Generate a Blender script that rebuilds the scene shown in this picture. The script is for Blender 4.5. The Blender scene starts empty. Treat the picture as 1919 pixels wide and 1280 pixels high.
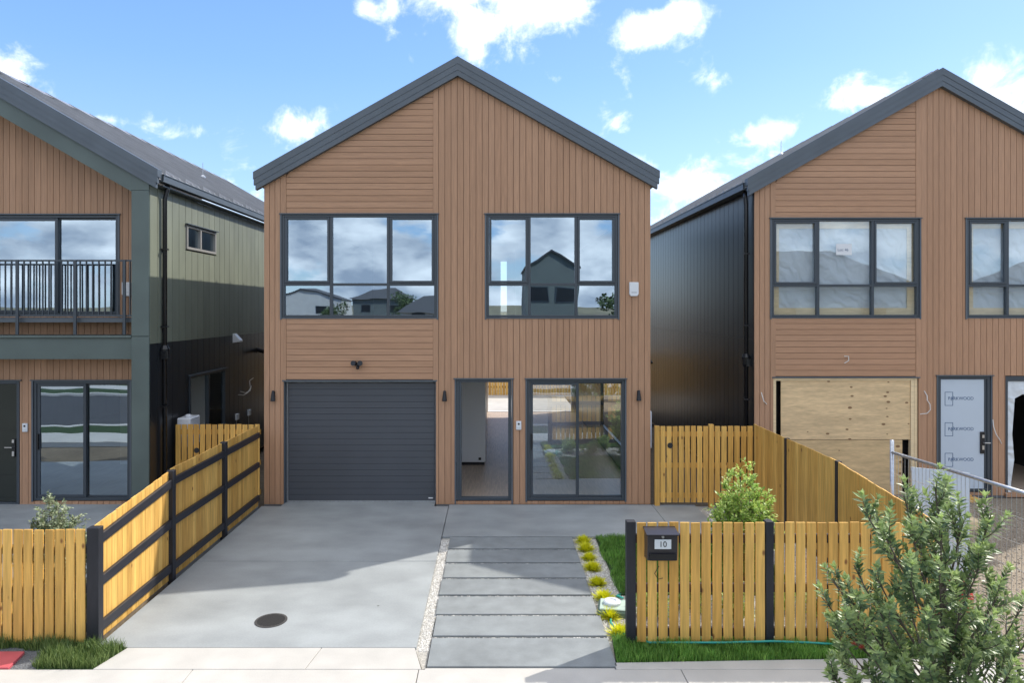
import bpy, math, random
from mathutils import Vector, Matrix
import numpy as np
random.seed(7)
R = math.radians
# ------------------------------------------------------------------ camera, sky, sun, exposure
S = bpy.context.scene
C = S.collection
F = 1280.0; CX = 925.0; HZ = 579.0; HC = 3.66          # focal length in px, vanishing point, eye height
cam = bpy.data.cameras.new('camera'); co = bpy.data.objects.new('camera', cam); C.objects.link(co)
cam.sensor_width = 36; cam.lens = F * 36 / 1919
cam.shift_x = (959.5 - CX) / 1919; cam.shift_y = (HZ - 640) / 1919
cam.clip_start = 0.1; cam.clip_end = 3000
co.location = (0, 0, HC); co.rotation_euler = (R(90), 0, 0)
S.camera = co
S.view_settings.view_transform = 'Standard'; S.view_settings.look = 'None'
S.view_settings.exposure = 1.25; S.view_settings.gamma = 1
SUNDIR = Vector((1, .66, 1.17)).normalized()
sun = bpy.data.lights.new('sun', 'SUN'); sun.energy = 2.1; sun.angle = R(.55); sun.color = (1, .95, .87)
so = bpy.data.objects.new('sun', sun); C.objects.link(so); so.rotation_euler = (-SUNDIR).to_track_quat('-Z', 'Y').to_euler()
so.location = (10, 6, 30)
W = bpy.data.worlds.new('World'); S.world = W; W.use_nodes = True
nt = W.node_tree; nt.nodes.clear(); N = nt.nodes.new; L = nt.links.new
wo = N('ShaderNodeOutputWorld'); bg = N('ShaderNodeBackground'); L(bg.outputs[0], wo.inputs[0]); bg.inputs[1].default_value = .15
sky = N('ShaderNodeTexSky'); sky.sky_type = 'NISHITA'; sky.sun_disc = False
sky.sun_elevation = math.asin(SUNDIR.z); sky.sun_rotation = math.atan2(SUNDIR.x, SUNDIR.y)
sky.air_density = 1.0; sky.dust_density = .4; sky.ozone_density = 2.2; sky.altitude = 50
geo = N('ShaderNodeTexCoord')
def M_(op, a, b=None, c=None):
    n = N('ShaderNodeMath'); n.operation = op
    for i, v in enumerate((a, b, c)):
        if v is None: continue
        if isinstance(v, (int, float)): n.inputs[i].default_value = v
        else: L(v, n.inputs[i])
    return n.outputs[0]
def V_(op, a, b=None, out=0):
    n = N('ShaderNodeVectorMath'); n.operation = op
    for i, v in enumerate((a, b)):
        if v is None: continue
        if isinstance(v, tuple): n.inputs[i].default_value = v
        else: L(v, n.inputs[i])
    return n.outputs[out]
D = V_('NORMALIZE', geo.outputs['Generated'])
# the clouds stand in the sky at fixed bearings: (bearing x, height z) for y = 1, and their half sizes
CL = [(-.035, .500, .085, .06, 1.5), (.045, .47, .07, .06, 1.7), (-.015, .415, .045, .035, 1.4), (-.09, .47, .04, .05, .8),
      (.235, .408, .045, .022, 1.5), (.275, .422, .04, .020, 1.5), (.115, .445, .03, .03, .9), (-.145, .437, .022, .022, .8),
      (-.18, .44, .015, .015, .7), (-.285, .262, .035, .022, .75), (-.30, .255, .03, .014, .7), (.18, .355, .045, .010, .5),
      (-.71, .345, .04, .025, .9), (-.53, .272, .05, .010, .45), (.40, .262, .04, .014, .6), (.31, .175, .12, .035, .85),
      (.25, .12, .12, .05, .7), (.20, .21, .05, .014, .5), (.165, .285, .02, .015, .6), (.325, .33, .02, .010, .4),
      (.545, .315, .05, .018, .7), (.50, .30, .04, .012, .6), (.80, .325, .075, .045, .95), (.74, .28, .10, .05, 1.0),
      (-.35, .21, .04, .012, .4), (-.38, .15, .08, .04, .55), (.09, .27, .015, .01, .4), (-.147, .41, .015, .01, .5)]
dens = None
for (cx_, cz_, sx_, sz_, am) in CL:
    c = Vector((cx_, 1, cz_)).normalized(); k = 1 / Vector((cx_, 1, cz_)).length
    d = V_('SUBTRACT', D, tuple(c)); d = V_('MULTIPLY', d, (1 / (sx_ * k), 1 / (max(sx_, sz_) * k * 1.2), 1 / (sz_ * k)))
    l = V_('LENGTH', d, None, 1)
    v = M_('MULTIPLY', M_('SUBTRACT', 1.55, l), am)
    dens = v if dens is None else M_('SMOOTH_MAX', dens, v, .25)
nz = N('ShaderNodeTexNoise'); nz.inputs['Scale'].default_value = 19; nz.inputs['Detail'].default_value = 9; nz.inputs['Roughness'].default_value = .62
nz.inputs['Distortion'].default_value = .3
L(D, nz.inputs['Vector'])
front = M_('ADD', dens, M_('MULTIPLY', M_('SUBTRACT', nz.outputs[0], .515), 5.2))
# broken cumulus everywhere behind the street
mp = N('ShaderNodeMapping'); mp.inputs['Scale'].default_value = (1, 1, 2.1); mp.inputs['Location'].default_value = (.3, 1.1, .45); L(D, mp.inputs[0])
n2 = N('ShaderNodeTexNoise'); n2.inputs['Scale'].default_value = 5.5; n2.inputs['Detail'].default_value = 9; n2.inputs['Roughness'].default_value = .58
L(mp.outputs[0], n2.inputs['Vector'])
sep = N('ShaderNodeSeparateXYZ'); L(D, sep.inputs[0])
back = M_('SUBTRACT', M_('MULTIPLY', M_('SUBTRACT', n2.outputs[0], .575), 18), M_('SUBTRACT', M_('MULTIPLY', M_('ADD', sep.outputs[1], .1), 4), M_('MULTIPLY', M_('MAXIMUM', M_('SUBTRACT', sep.outputs[2], .55), 0.0), 22)))  # overhead cover is added, out of view, to whiten the fill light
tot = M_('MAXIMUM', front, back)
mask = N('ShaderNodeMapRange'); mask.interpolation_type = 'SMOOTHSTEP'; mask.inputs['From Min'].default_value = 0.0; mask.inputs['From Max'].default_value = 1.9
L(tot, mask.inputs['Value'])
n3 = N('ShaderNodeTexNoise'); n3.inputs['Scale'].default_value = 13; n3.inputs['Detail'].default_value = 7
L(mp.outputs[0], n3.inputs['Vector'])
cc = N('ShaderNodeMix'); cc.data_type = 'RGBA'
cr = N('ShaderNodeMapRange'); cr.inputs['From Min'].default_value = .35; cr.inputs['From Max'].default_value = .68; L(n3.outputs[0], cr.inputs['Value'])
backness = N('ShaderNodeMapRange'); backness.inputs['From Min'].default_value = .3; backness.inputs['From Max'].default_value = -.3; L(sep.outputs[1], backness.inputs['Value'])
L(M_('MULTIPLY', cr.outputs[0], backness.outputs[0]), cc.inputs[0])
cc.inputs[6].default_value = (5.0, 5.1, 5.3, 1); cc.inputs[7].default_value = (1.8, 2.1, 2.6, 1)
tint = N('ShaderNodeMix'); tint.data_type = 'RGBA'; tint.blend_type = 'MULTIPLY'; tint.inputs[0].default_value = 1
el = N('ShaderNodeMapRange'); el.inputs['From Min'].default_value = .02; el.inputs['From Max'].default_value = .62; L(sep.outputs[2], el.inputs['Value'])
grad = N('ShaderNodeValToRGB'); L(el.outputs[0], grad.inputs[0]); e_ = grad.color_ramp.elements
e_[0].position = 0; e_[0].color = (.42, .64, .93, 1); e_[1].position = 1; e_[1].color = (.085, .235, .84, 1)
e2 = e_.new(.5); e2.color = (.18, .40, .93, 1)
gs = V_('SCALE', grad.outputs[0]); gs.node.inputs['Scale'].default_value = 3.1
skm = N('ShaderNodeMix'); skm.data_type = 'RGBA'; skm.inputs[0].default_value = .72; L(sky.outputs[0], skm.inputs[6]); L(gs, skm.inputs[7])
L(skm.outputs[2], tint.inputs[6]); tint.inputs[7].default_value = (1.0, 1.0, 1.0, 1)
mx = N('ShaderNodeMix'); mx.data_type = 'RGBA'; L(mask.outputs[0], mx.inputs[0]); L(tint.outputs[2], mx.inputs[6]); L(cc.outputs[2], mx.inputs[7])
L(mx.outputs[2], bg.inputs[0])

# ------------------------------------------------------------------ helpers
WORLD = {}
def tag(o, label=None, cat=None, group=None, kind=None):
    if label: o['label'] = label
    if cat: o['category'] = cat
    if group: o['group'] = group
    if kind: o['kind'] = kind
    return o
def thing(name, loc, label, cat, group=None):
    o = bpy.data.objects.new(name, None); C.objects.link(o); o.location = loc; o.empty_display_size = .2
    WORLD[o] = Vector(loc); return tag(o, label, cat, group)
class MB:
    def __init__(s): s.v = []; s.f = []; s.t = []
    def add(s, vs, fs, tone=.5):
        n = len(s.v); s.v += [tuple(p) for p in vs]; s.f += [tuple(i + n for i in f) for f in fs]
        s.t += [tone] * len(fs); return s
    def box(s, x0, x1, y0, y1, z0, z1, tone=.5):
        if x0 > x1: x0, x1 = x1, x0
        if y0 > y1: y0, y1 = y1, y0
        if z0 > z1: z0, z1 = z1, z0
        return s.add([(x0,y0,z0),(x1,y0,z0),(x1,y1,z0),(x0,y1,z0),(x0,y0,z1),(x1,y0,z1),(x1,y1,z1),(x0,y1,z1)],
                     [(0,3,2,1),(4,5,6,7),(0,1,5,4),(1,2,6,5),(2,3,7,6),(3,0,4,7)], tone)
    def quad8(s, q, t0, t1, axis='x', tone=.5):
        """prism of a polygon q of (u, z) between depths t0, t1"""
        P = (lambda u, t, z: (u, t, z)) if axis == 'x' else (lambda u, t, z: (t, u, z))
        n = len(q)
        vs = [P(u, t0, z) for u, z in q] + [P(u, t1, z) for u, z in q]
        fs = [tuple(range(n)), tuple(range(2 * n - 1, n - 1, -1))] + [(i, n + i, n + (i + 1) % n, (i + 1) % n) for i in range(n)]
        return s.add(vs, fs, tone)
    def slab(s, poly, z0, z1, tone=.5):
        n = len(poly)
        return s.add([(x, y, z0) for x, y in poly] + [(x, y, z1) for x, y in poly],
                     [tuple(range(n - 1, -1, -1)), tuple(range(n, 2 * n))] + [(i, (i + 1) % n, n + (i + 1) % n, n + i) for i in range(n)], tone)
    def tube(s, pts, r, n=8, tone=.5, r2=None, caps=True):
        pts = [Vector(p) for p in pts]; m = len(pts); b = len(s.v); prev = None
        for i, p in enumerate(pts):
            d = (pts[min(i + 1, m - 1)] - pts[max(i - 1, 0)]).normalized()
            if prev is None: a = d.orthogonal().normalized()
            else: a = (prev - d * prev.dot(d)).normalized()
            prev = a; c = d.cross(a); rr = r if r2 is None else r + (r2 - r) * i / (m - 1)
            for k in range(n):
                w = 2 * math.pi * k / n; s.v.append(tuple(p + (a * math.cos(w) + c * math.sin(w)) * rr))
        for i in range(m - 1):
            for k in range(n):
                s.f.append((b + i*n + k, b + i*n + (k+1) % n, b + (i+1)*n + (k+1) % n, b + (i+1)*n + k)); s.t.append(tone)
        if caps:
            s.f.append(tuple(b + k for k in range(n - 1, -1, -1))); s.f.append(tuple(b + (m-1)*n + k for k in range(n))); s.t += [tone] * 2
        return s
    def lathe(s, c, prof, n=16, tone=.5):
        b = len(s.v); m = len(prof)
        for r, z in prof:
            for k in range(n):
                w = 2 * math.pi * k / n; s.v.append((c[0] + r * math.cos(w), c[1] + r * math.sin(w), c[2] + z))
        for i in range(m - 1):
            for k in range(n):
                s.f.append((b + i*n + k, b + i*n + (k+1) % n, b + (i+1)*n + (k+1) % n, b + (i+1)*n + k)); s.t.append(tone)
        s.f.append(tuple(b + k for k in range(n - 1, -1, -1))); s.f.append(tuple(b + (m-1)*n + k for k in range(n))); s.t += [tone] * 2
        return s
    def build(s, name, mat, parent=None, origin=None, bevel=0, smooth=False, label=None, cat=None, group=None, kind=None):
        if name == 'pane' and 'glass' in mat.name:      # one sheet of glass: keep the outer face of each box
            s.f = [s.f[i + (3 if 'side' in mat.name else 2)] for i in range(0, len(s.f), 6)]; s.t = s.t[:len(s.f)]
        me = bpy.data.meshes.new(name); A = np.array(s.v, dtype=float)
        lo, hi = A.min(0), A.max(0)
        o3 = Vector(origin) if origin is not None else Vector(((lo[0]+hi[0])/2, (lo[1]+hi[1])/2, lo[2]))
        me.from_pydata((A - np.array(o3)).tolist(), [], s.f); me.materials.append(mat)
        at = me.attributes.new('tone', 'FLOAT', 'FACE'); at.data.foreach_set('value', np.array(s.t, dtype=np.float32))
        if smooth: me.polygons.foreach_set('use_smooth', [True] * len(me.polygons))
        me.update()
        o = bpy.data.objects.new(name, me); C.objects.link(o); WORLD[o] = o3
        if parent: o.parent = parent; o.location = o3 - WORLD[parent]
        else: o.location = o3
        if bevel:
            m = o.modifiers.new('bevel', 'BEVEL'); m.width = bevel; m.segments = 1; m.limit_method = 'ANGLE'; m.angle_limit = R(50)
        return tag(o, label, cat, group, kind)
def rnd(a=0, b=1): return random.uniform(a, b)

def wallgrid(mb, axis, u0, u1, z0, z1, holes, t0, t1):
    us = sorted({u0, u1, *[min(max(h[i], u0), u1) for h in holes for i in (0, 1)]})
    zs = sorted({z0, z1, *[min(max(h[i], z0), z1) for h in holes for i in (2, 3)]})
    for a, b in zip(us, us[1:]):
        run = None
        for c, d in zip(zs, zs[1:]):
            mu, mz = (a + b) / 2, (c + d) / 2
            inside = any(h[0] < mu < h[1] and h[2] < mz < h[3] for h in holes)
            if not inside: mb.quad8([(a, c), (b, c), (b, d), (a, d)], t0, t1, axis)
def boards_v(mb, axis, u0, u1, z0, top, holes, pitch, gap, t0, t1, tv=1.0):
    """vertical boards; top is a function of u (piecewise linear, may be constant)"""
    n = max(1, round((u1 - u0) / pitch)); p = (u1 - u0) / n
    for i in range(n):
        a, b = u0 + i * p + gap / 2, u0 + (i + 1) * p - gap / 2; tone = .5 + rnd(-.5, .5) * tv
        cuts = sorted({a, b, *[h[k] for h in holes for k in (0, 1) if a + .002 < h[k] < b - .002]})
        for c, d in zip(cuts, cuts[1:]):
            mid = (c + d) / 2; segs = [(z0, None)]
            hs = sorted([(h[2], h[3]) for h in holes if h[0] < mid < h[1]])
            z = z0; out = []
            for (ha, hb) in hs:
                if ha > z: out.append((z, ha))
                z = max(z, hb)
            out.append((z, None))
            for (za, zb) in out:
                tc, td = (top(c), top(d)) if zb is None else (min(zb, top(c)), min(zb, top(d)))
                if min(tc, td) - za > .004: mb.quad8([(c, za), (d, za), (d, td), (c, tc)], t0, t1, axis, tone)
def boards_h(mb, axis, uminf, u1, z0, z1, holes, pitch, gap, t0, t1, tv=1.0):
    n = max(1, round((z1 - z0) / pitch)); p = (z1 - z0) / n
    for i in range(n):
        a, b = z0 + i * p + gap / 2, z0 + (i + 1) * p - gap / 2; tone = .5 + rnd(-.5, .5) * tv
        cuts = sorted({a, b, *[h[k] for h in holes for k in (2, 3) if a + .002 < h[k] < b - .002]})
        for c, d in zip(cuts, cuts[1:]):
            mid = (c + d) / 2; x = uminf(mid); out = []
            hs = sorted([(h[0], h[1]) for h in holes if h[2] < mid < h[3]]); cur = None
            for (ha, hb) in hs:
                if cur is None:
                    if ha > uminf(mid): out.append((None, ha))
                elif ha > cur: out.append((cur, ha))
                cur = hb
            out.append((cur, u1))
            for (xa, xb) in out:
                xb = min(xb, u1)
                la, lb = (uminf(c), uminf(d)) if xa is None else (xa, xa)
                if xb - max(la, lb) > .004: mb.quad8([(la, c), (xb, c), (xb, d), (lb, d)], t0, t1, axis, tone)

# ------------------------------------------------------------------ materials
def mat(name, col, rough=.6, metal=0, spec=.5, tone=None, noise=None, bump=None, stretch=(1, 1, 1), coat=0, trans=0):
    """tone: second colour reached at tone=1 (col at 0). noise: (scale, amount, detail). bump: (scale, strength)"""
    m = bpy.data.materials.new(name); m.use_nodes = True; t = m.node_tree; b = t.nodes['Principled BSDF']
    n, l = t.nodes.new, t.links.new
    b.inputs['Roughness'].default_value = rough; b.inputs['Metallic'].default_value = metal; b.inputs['Specular IOR Level'].default_value = spec
    if coat: b.inputs['Coat Weight'].default_value = coat; b.inputs['Coat Roughness'].default_value = .15
    src = None; rgb = n('ShaderNodeRGB'); rgb.outputs[0].default_value = (*col, 1); src = rgb.outputs[0]
    if tone:
        at = n('ShaderNodeAttribute'); at.attribute_name = 'tone'
        mxx = n('ShaderNodeMix'); mxx.data_type = 'RGBA'; l(at.outputs['Fac'], mxx.inputs[0]); l(src, mxx.inputs[6]); mxx.inputs[7].default_value = (*tone, 1); src = mxx.outputs[2]
    ge = n('ShaderNodeNewGeometry'); mp = n('ShaderNodeMapping'); mp.inputs['Scale'].default_value = stretch; l(ge.outputs['Position'], mp.inputs[0])
    for nn in (noise if isinstance(noise, list) else [noise] if noise else []):
        tx = n('ShaderNodeTexNoise'); tx.inputs['Scale'].default_value = nn[0]; tx.inputs['Detail'].default_value = nn[2] if len(nn) > 2 else 5; l(mp.outputs[0], tx.inputs['Vector'])
        r = n('ShaderNodeMapRange'); r.inputs['From Min'].default_value = .3; r.inputs['From Max'].default_value = .7
        r.inputs['To Min'].default_value = 1 - nn[1]; r.inputs['To Max'].default_value = 1 + nn[1]; l(tx.outputs[0], r.inputs['Value'])
        vm = n('ShaderNodeVectorMath'); vm.operation = 'SCALE'; l(src, vm.inputs[0]); l(r.outputs[0], vm.inputs['Scale']); src = vm.outputs[0]
    l(src, b.inputs['Base Color'])
    if bump:
        tx = n('ShaderNodeTexNoise'); tx.inputs['Scale'].default_value = bump[0]; tx.inputs['Detail'].default_value = 6; l(mp.outputs[0], tx.inputs['Vector'])
        bm = n('ShaderNodeBump'); bm.inputs['Strength'].default_value = bump[1]; bm.inputs['Distance'].default_value = bump[2] if len(bump) > 2 else .01
        l(tx.outputs[0], bm.inputs['Height']); l(bm.outputs[0], b.inputs['Normal'])
    if trans:
        tl = n('ShaderNodeBsdfTranslucent'); l(src, tl.inputs[0]); ms = n('ShaderNodeMixShader'); ms.inputs[0].default_value = trans
        l(b.outputs[0], ms.inputs[1]); l(tl.outputs[0], ms.inputs[2]); l(ms.outputs[0], t.nodes['Material Output'].inputs[0])
    return m
def glass(name, base, tintc=(.8, .86, .86), wob=.6):
    m = bpy.data.materials.new(name); m.use_nodes = True; t = m.node_tree; t.nodes.clear(); n, l = t.nodes.new, t.links.new
    o = n('ShaderNodeOutputMaterial'); mxx = n('ShaderNodeMixShader'); tr = n('ShaderNodeBsdfTransparent'); gl = n('ShaderNodeBsdfGlossy')
    tr.inputs[0].default_value = (*tintc, 1); gl.inputs['Roughness'].default_value = 0.0; gl.inputs[0].default_value = (.70, .86, 1, 1)
    g0 = n('ShaderNodeNewGeometry'); dp = n('ShaderNodeVectorMath'); dp.operation = 'DOT_PRODUCT'; l(g0.outputs['Incoming'], dp.inputs[0]); l(g0.outputs['Normal'], dp.inputs[1])
    ab = n('ShaderNodeMath'); ab.operation = 'ABSOLUTE'; l(dp.outputs['Value'], ab.inputs[0]); om = n('ShaderNodeMath'); om.operation = 'SUBTRACT'; om.inputs[0].default_value = 1; l(ab.outputs[0], om.inputs[1])
    fr = n('ShaderNodeMath'); fr.operation = 'POWER'; fr.inputs[1].default_value = 5; l(om.outputs[0], fr.inputs[0])
    r = n('ShaderNodeMapRange'); r.inputs['To Min'].default_value = base; r.inputs['To Max'].default_value = 1; l(fr.outputs[0], r.inputs['Value'])
    ge = n('ShaderNodeNewGeometry'); tx = n('ShaderNodeTexNoise'); tx.inputs['Scale'].default_value = 1.6; tx.inputs['Detail'].default_value = 1; l(ge.outputs['Position'], tx.inputs['Vector'])
    bm = n('ShaderNodeBump'); bm.inputs['Strength'].default_value = wob; bm.inputs['Distance'].default_value = .003; l(tx.outputs[0], bm.inputs['Height']); l(bm.outputs[0], gl.inputs['Normal'])
    l(r.outputs[0], mxx.inputs[0]); l(tr.outputs[0], mxx.inputs[1]); l(gl.outputs[0], mxx.inputs[2]); l(mxx.outputs[0], o.inputs[0])
    return m
M = {}
M['cedar_v'] = mat('cedar_vertical_boards', (.400, .226, .130), .6, tone=(.450, .260, .154), noise=[(6, .10, 6), (.5, .06, 3)], stretch=(9, 9, .5), bump=(30, .15, .002))
M['cedar_h'] = mat('cedar_horizontal_boards', (.405, .228, .130), .6, tone=(.455, .262, .155), noise=[(6, .10, 6), (.5, .06, 3)], stretch=(.5, 9, 9), bump=(30, .15, .002))
M['groove'] = mat('board_backing', (.19, .10, .06), .8)
M['black_clad_and_shade'] = mat('black_cladding_and_painted_shade', (.016, .018, .021), .30, spec=.6, tone=(.024, .027, .031), noise=(3, .15), bump=(3.5, .25, .004), stretch=(1, 1, .3))
M['green_clad'] = mat('dark_green_painted_cladding', (.17, .185, .135), .5, spec=1.0, tone=(.205, .22, .162), noise=(3, .12), bump=(3, .12, .003), stretch=(1, 1, .3))
M['green_trim'] = mat('dark_green_trim', (.095, .125, .115), .45, noise=(1.3, .12), bump=(40, .05, .001))
M['roof'] = mat('charcoal_steel_roof', (.26, .265, .275), .40, metal=.1, noise=(2, .12))
M['barge'] = mat('charcoal_folded_flashing', (.095, .115, .135), .42, metal=.15, noise=(2, .10))
M['alu'] = mat('charcoal_window_aluminium', (.055, .068, .082), .38, metal=.2)
M['pframe'] = mat('pale_bronze_aluminium', (.30, .29, .27), .4)
M['blacksteel'] = mat('matt_black', (.012, .012, .014), .4)
M['pipe'] = mat('black_downpipe', (.012, .013, .016), .25)
M['garage'] = mat('charcoal_sectional_door_steel', (.068, .076, .090), .42, metal=.1, noise=(1.2, .07), bump=(60, .06, .001))
M['glass_up'] = glass('reflective_window_glass', .52, wob=.3)
M['glass_film'] = glass('window_glass_over_film', .24, (.93, .95, .95), wob=.3)
M['glass_low'] = glass('clear_door_glass', .26, (.86, .88, .86), wob=.35)
M['glass_back'] = glass('rear_glass', .03, (.9, .9, .9), wob=.1)
M['white'] = mat('white_plastic', (.72, .74, .76), .35)
M['lining'] = mat('painted_plasterboard', (.86, .86, .85), .7)
M['ceiling'] = mat('white_ceiling', (.75, .75, .74), .8)
M['timberfloor'] = mat('oak_plank_floor', (.58, .46, .36), .4, tone=(.58, .46, .36), noise=[(4, .18, 6)], stretch=(8, .6, 1))
M['cupboard'] = mat('grey_joinery', (.80, .83, .86), .35)
M['conc'] = mat('oxide_concrete', (.300, .318, .318), .6, noise=[(.5, .13, 3), (2.2, .14, 9), (60, .05, 2)], bump=(90, .12, .002), stretch=(.7, 1, 1))
M['paver'] = mat('concrete_paver', (.245, .262, .262), .6, tone=(.205, .222, .226), noise=[(1.2, .13, 5), (5, .12, 8), (60, .05, 2)], bump=(90, .12, .002))
M['path'] = mat('pale_footpath_concrete', (.485, .462, .42), .75, noise=[(.6, .07, 3), (3, .07, 8), (90, .05, 2)], bump=(120, .15, .002))
M['cut'] = mat('sawn_joint', (.17, .175, .175), .9)
M['asphalt'] = mat('asphalt', (.055, .055, .058), .85, noise=[(1, .12), (80, .25, 2)], bump=(100, .3, .004))
M['soil'] = mat('earth', (.16, .125, .085), .95, noise=[(1, .2), (12, .25)], bump=(20, .5, .02))
M['stonebed'] = mat('stone_chip_bed', (.38, .36, .32), .9, noise=(70, .35, 2), bump=(80, .6, .01))
M['chip'] = mat('white_stone_chip', (.40, .37, .32), .8, tone=(.80, .78, .73))
M['grav'] = mat('tan_gravel', (.27, .22, .16), .95, noise=[(1.3, .12), (55, .45, 3)], bump=(60, .9, .02))
M['gravst'] = mat('tan_gravel_stone', (.21, .17, .13), .9, tone=(.46, .40, .32))
M['turf'] = mat('turf_base', (.022, .050, .010), .95, noise=(20, .4))
M['blade'] = mat('grass_blade', (.075, .22, .03), .5, tone=(.32, .54, .11), trans=.35, noise=[(2.2, .3, 3), (9, .2, 3)])
M['blade_dry'] = mat('verge_grass_blade', (.05, .11, .02), .5, tone=(.30, .38, .12), trans=.3)
M['pal_v'] = mat('stained_pine_paling', (.54, .285, .058), .65, tone=(.76, .455, .115), noise=[(5, .20, 8), (1, .12)], stretch=(7, 7, .45), bump=(30, .2, .003))
def add_knots(m, scale, thr, col):
    t = m.node_tree; b = t.nodes['Principled BSDF']; n, l = t.nodes.new, t.links.new; src = b.inputs['Base Color'].links[0].from_socket
    ge = n('ShaderNodeNewGeometry'); mp = n('ShaderNodeMapping'); mp.inputs['Scale'].default_value = (1, 1, .55); l(ge.outputs['Position'], mp.inputs[0])
    vo = n('ShaderNodeTexVoronoi'); vo.inputs['Scale'].default_value = scale; l(mp.outputs[0], vo.inputs['Vector'])
    r = n('ShaderNodeMapRange'); r.inputs['From Min'].default_value = thr; r.inputs['From Max'].default_value = thr * .45; l(vo.outputs['Distance'], r.inputs['Value'])
    mxx = n('ShaderNodeMix'); mxx.data_type = 'RGBA'; l(r.outputs[0], mxx.inputs[0]); l(src, mxx.inputs[6]); mxx.inputs[7].default_value = (*col, 1); l(mxx.outputs[2], b.inputs['Base Color'])
add_knots(M['pal_v'], 4.6, .10, (.24, .10, .025))
add_knots(M['conc'], 1.1, .022, (.10, .10, .095)); add_knots(M['path'], .8, .02, (.2, .19, .17))
M['fblack'] = mat('black_stained_timber', (.017, .018, .024), .55, noise=(6, .2), stretch=(4, 4, 1))
M['frail'] = mat('black_stained_rail', (.022, .022, .028), .5, noise=(6, .25), stretch=(6, 1, 6))
M['ply'] = mat('construction_ply', (.68, .50, .28), .7, tone=(.62, .45, .24), noise=[(.9, .08, 3), (3, .14, 9), (11, .10, 4)], stretch=(.8, 1, 5), bump=(8, .1, .002))
M['pine'] = mat('pale_framing_pine', (.78, .62, .38), .7, noise=(5, .1), stretch=(1, 1, 5))
M['knot'] = mat('ply_knot', (.24, .14, .07), .8)
M['gal'] = mat('galvanised_steel', (.50, .52, .54), .38, metal=.75, noise=(30, .15))
M['wire'] = mat('white_cable', (.72, .70, .66), .5)
M['yellow'] = mat('yellow_sedum', (.52, .58, .02), .6, tone=(.96, .88, .02), trans=.3)
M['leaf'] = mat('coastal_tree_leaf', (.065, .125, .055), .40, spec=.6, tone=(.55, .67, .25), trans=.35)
M['leaf2'] = mat('bright_shrub_leaf', (.20, .38, .05), .4, tone=(.72, .84, .26), trans=.4)
M['leaf3'] = mat('pale_shrub_leaf', (.11, .17, .08), .45, tone=(.55, .60, .38), trans=.3)
M['bark'] = mat('shrub_bark', (.14, .11, .09), .85, noise=(30, .3), bump=(40, .5, .005))
M['red'] = mat('red_plastic', (.55, .035, .02), .4)
M['pinkred'] = mat('faded_red_plastic_sheet', (.55, .10, .12), .45, noise=(4, .12))
M['teal'] = mat('teal_hose', (.03, .33, .27), .35)
M['palegreen'] = mat('pale_green_plastic', (.42, .52, .45), .45)
M['dkgreenp'] = mat('green_box_side', (.10, .16, .12), .5)
M['letter'] = mat('letterbox_steel', (.030, .028, .033), .35)
M['plate'] = mat('number_plate_aluminium', (.62, .66, .68), .4)
M['ink'] = mat('black_print', (.02, .02, .022), .6)
M['blueink'] = mat('blue_print', (.07, .13, .24), .6)
M['doorfilm'] = mat('film_covered_door', (.52, .60, .68), .35, noise=(1, .05))
M['ddoor'] = mat('dark_green_door', (.020, .025, .020), .3, noise=(2, .1))
M['steel'] = mat('brushed_steel', (.6, .6, .6), .3, metal=.9)
M['opp_light'] = mat('grey_weatherboard', (.13, .15, .14), .7, noise=(1, .08))
M['opp_roof'] = mat('dark_tile_roof', (.05, .052, .058), .6, noise=(3, .15))
M['opp_pale'] = mat('pale_render', (.55, .54, .50), .8, noise=(1, .06))
M['hill'] = mat('dry_grass_hill', (.155, .14, .085), .95, noise=[(.02, .35), (.2, .3)])
M['carpaint'] = mat('silver_car_paint', (.50, .52, .54), .25, metal=.3, coat=.6)
M['tyre'] = mat('tyre_rubber', (.02, .02, .02), .8)
M['lamplens'] = mat('lamp_lens', (.6, .62, .65), .15)
# wrinkled protective film
def film():
    m = bpy.data.materials.new('crinkled_protective_film'); m.use_nodes = True; t = m.node_tree; b = t.nodes['Principled BSDF']; n, l = t.nodes.new, t.links.new
    b.inputs['Base Color'].default_value = (.78, .84, .88, 1); b.inputs['Roughness'].default_value = .22
    ge = n('ShaderNodeNewGeometry')
    n1 = n('ShaderNodeTexNoise'); n1.inputs['Scale'].default_value = 2.2; n1.inputs['Detail'].default_value = 3; n1.inputs['Distortion'].default_value = 1.5; l(ge.outputs['Position'], n1.inputs['Vector'])
    vo = n('ShaderNodeTexWave'); vo.inputs['Scale'].default_value = 2.0; vo.inputs['Distortion'].default_value = 14; vo.inputs['Detail'].default_value = 3; vo.inputs['Detail Scale'].default_value = .8; vo.bands_direction = 'DIAGONAL'; l(ge.outputs['Position'], vo.inputs['Vector'])
    ad = n('ShaderNodeMath'); ad.operation = 'ADD'; l(n1.outputs[0], ad.inputs[0]); l(vo.outputs[1], ad.inputs[1])
    bm = n('ShaderNodeBump'); bm.inputs['Strength'].default_value = 1; bm.inputs['Distance'].default_value = .014; l(ad.outputs[0], bm.inputs['Height']); l(bm.outputs[0], b.inputs['Normal'])
    tr = n('ShaderNodeBsdfTransparent'); tr.inputs[0].default_value = (.9, .93, .95, 1); mxx = n('ShaderNodeMixShader'); mxx.inputs[0].default_value = .80
    l(tr.outputs[0], mxx.inputs[1]); l(b.outputs[0], mxx.inputs[2]); l(mxx.outputs[0], t.nodes['Material Output'].inputs[0]); return m
M['film'] = film()

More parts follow.
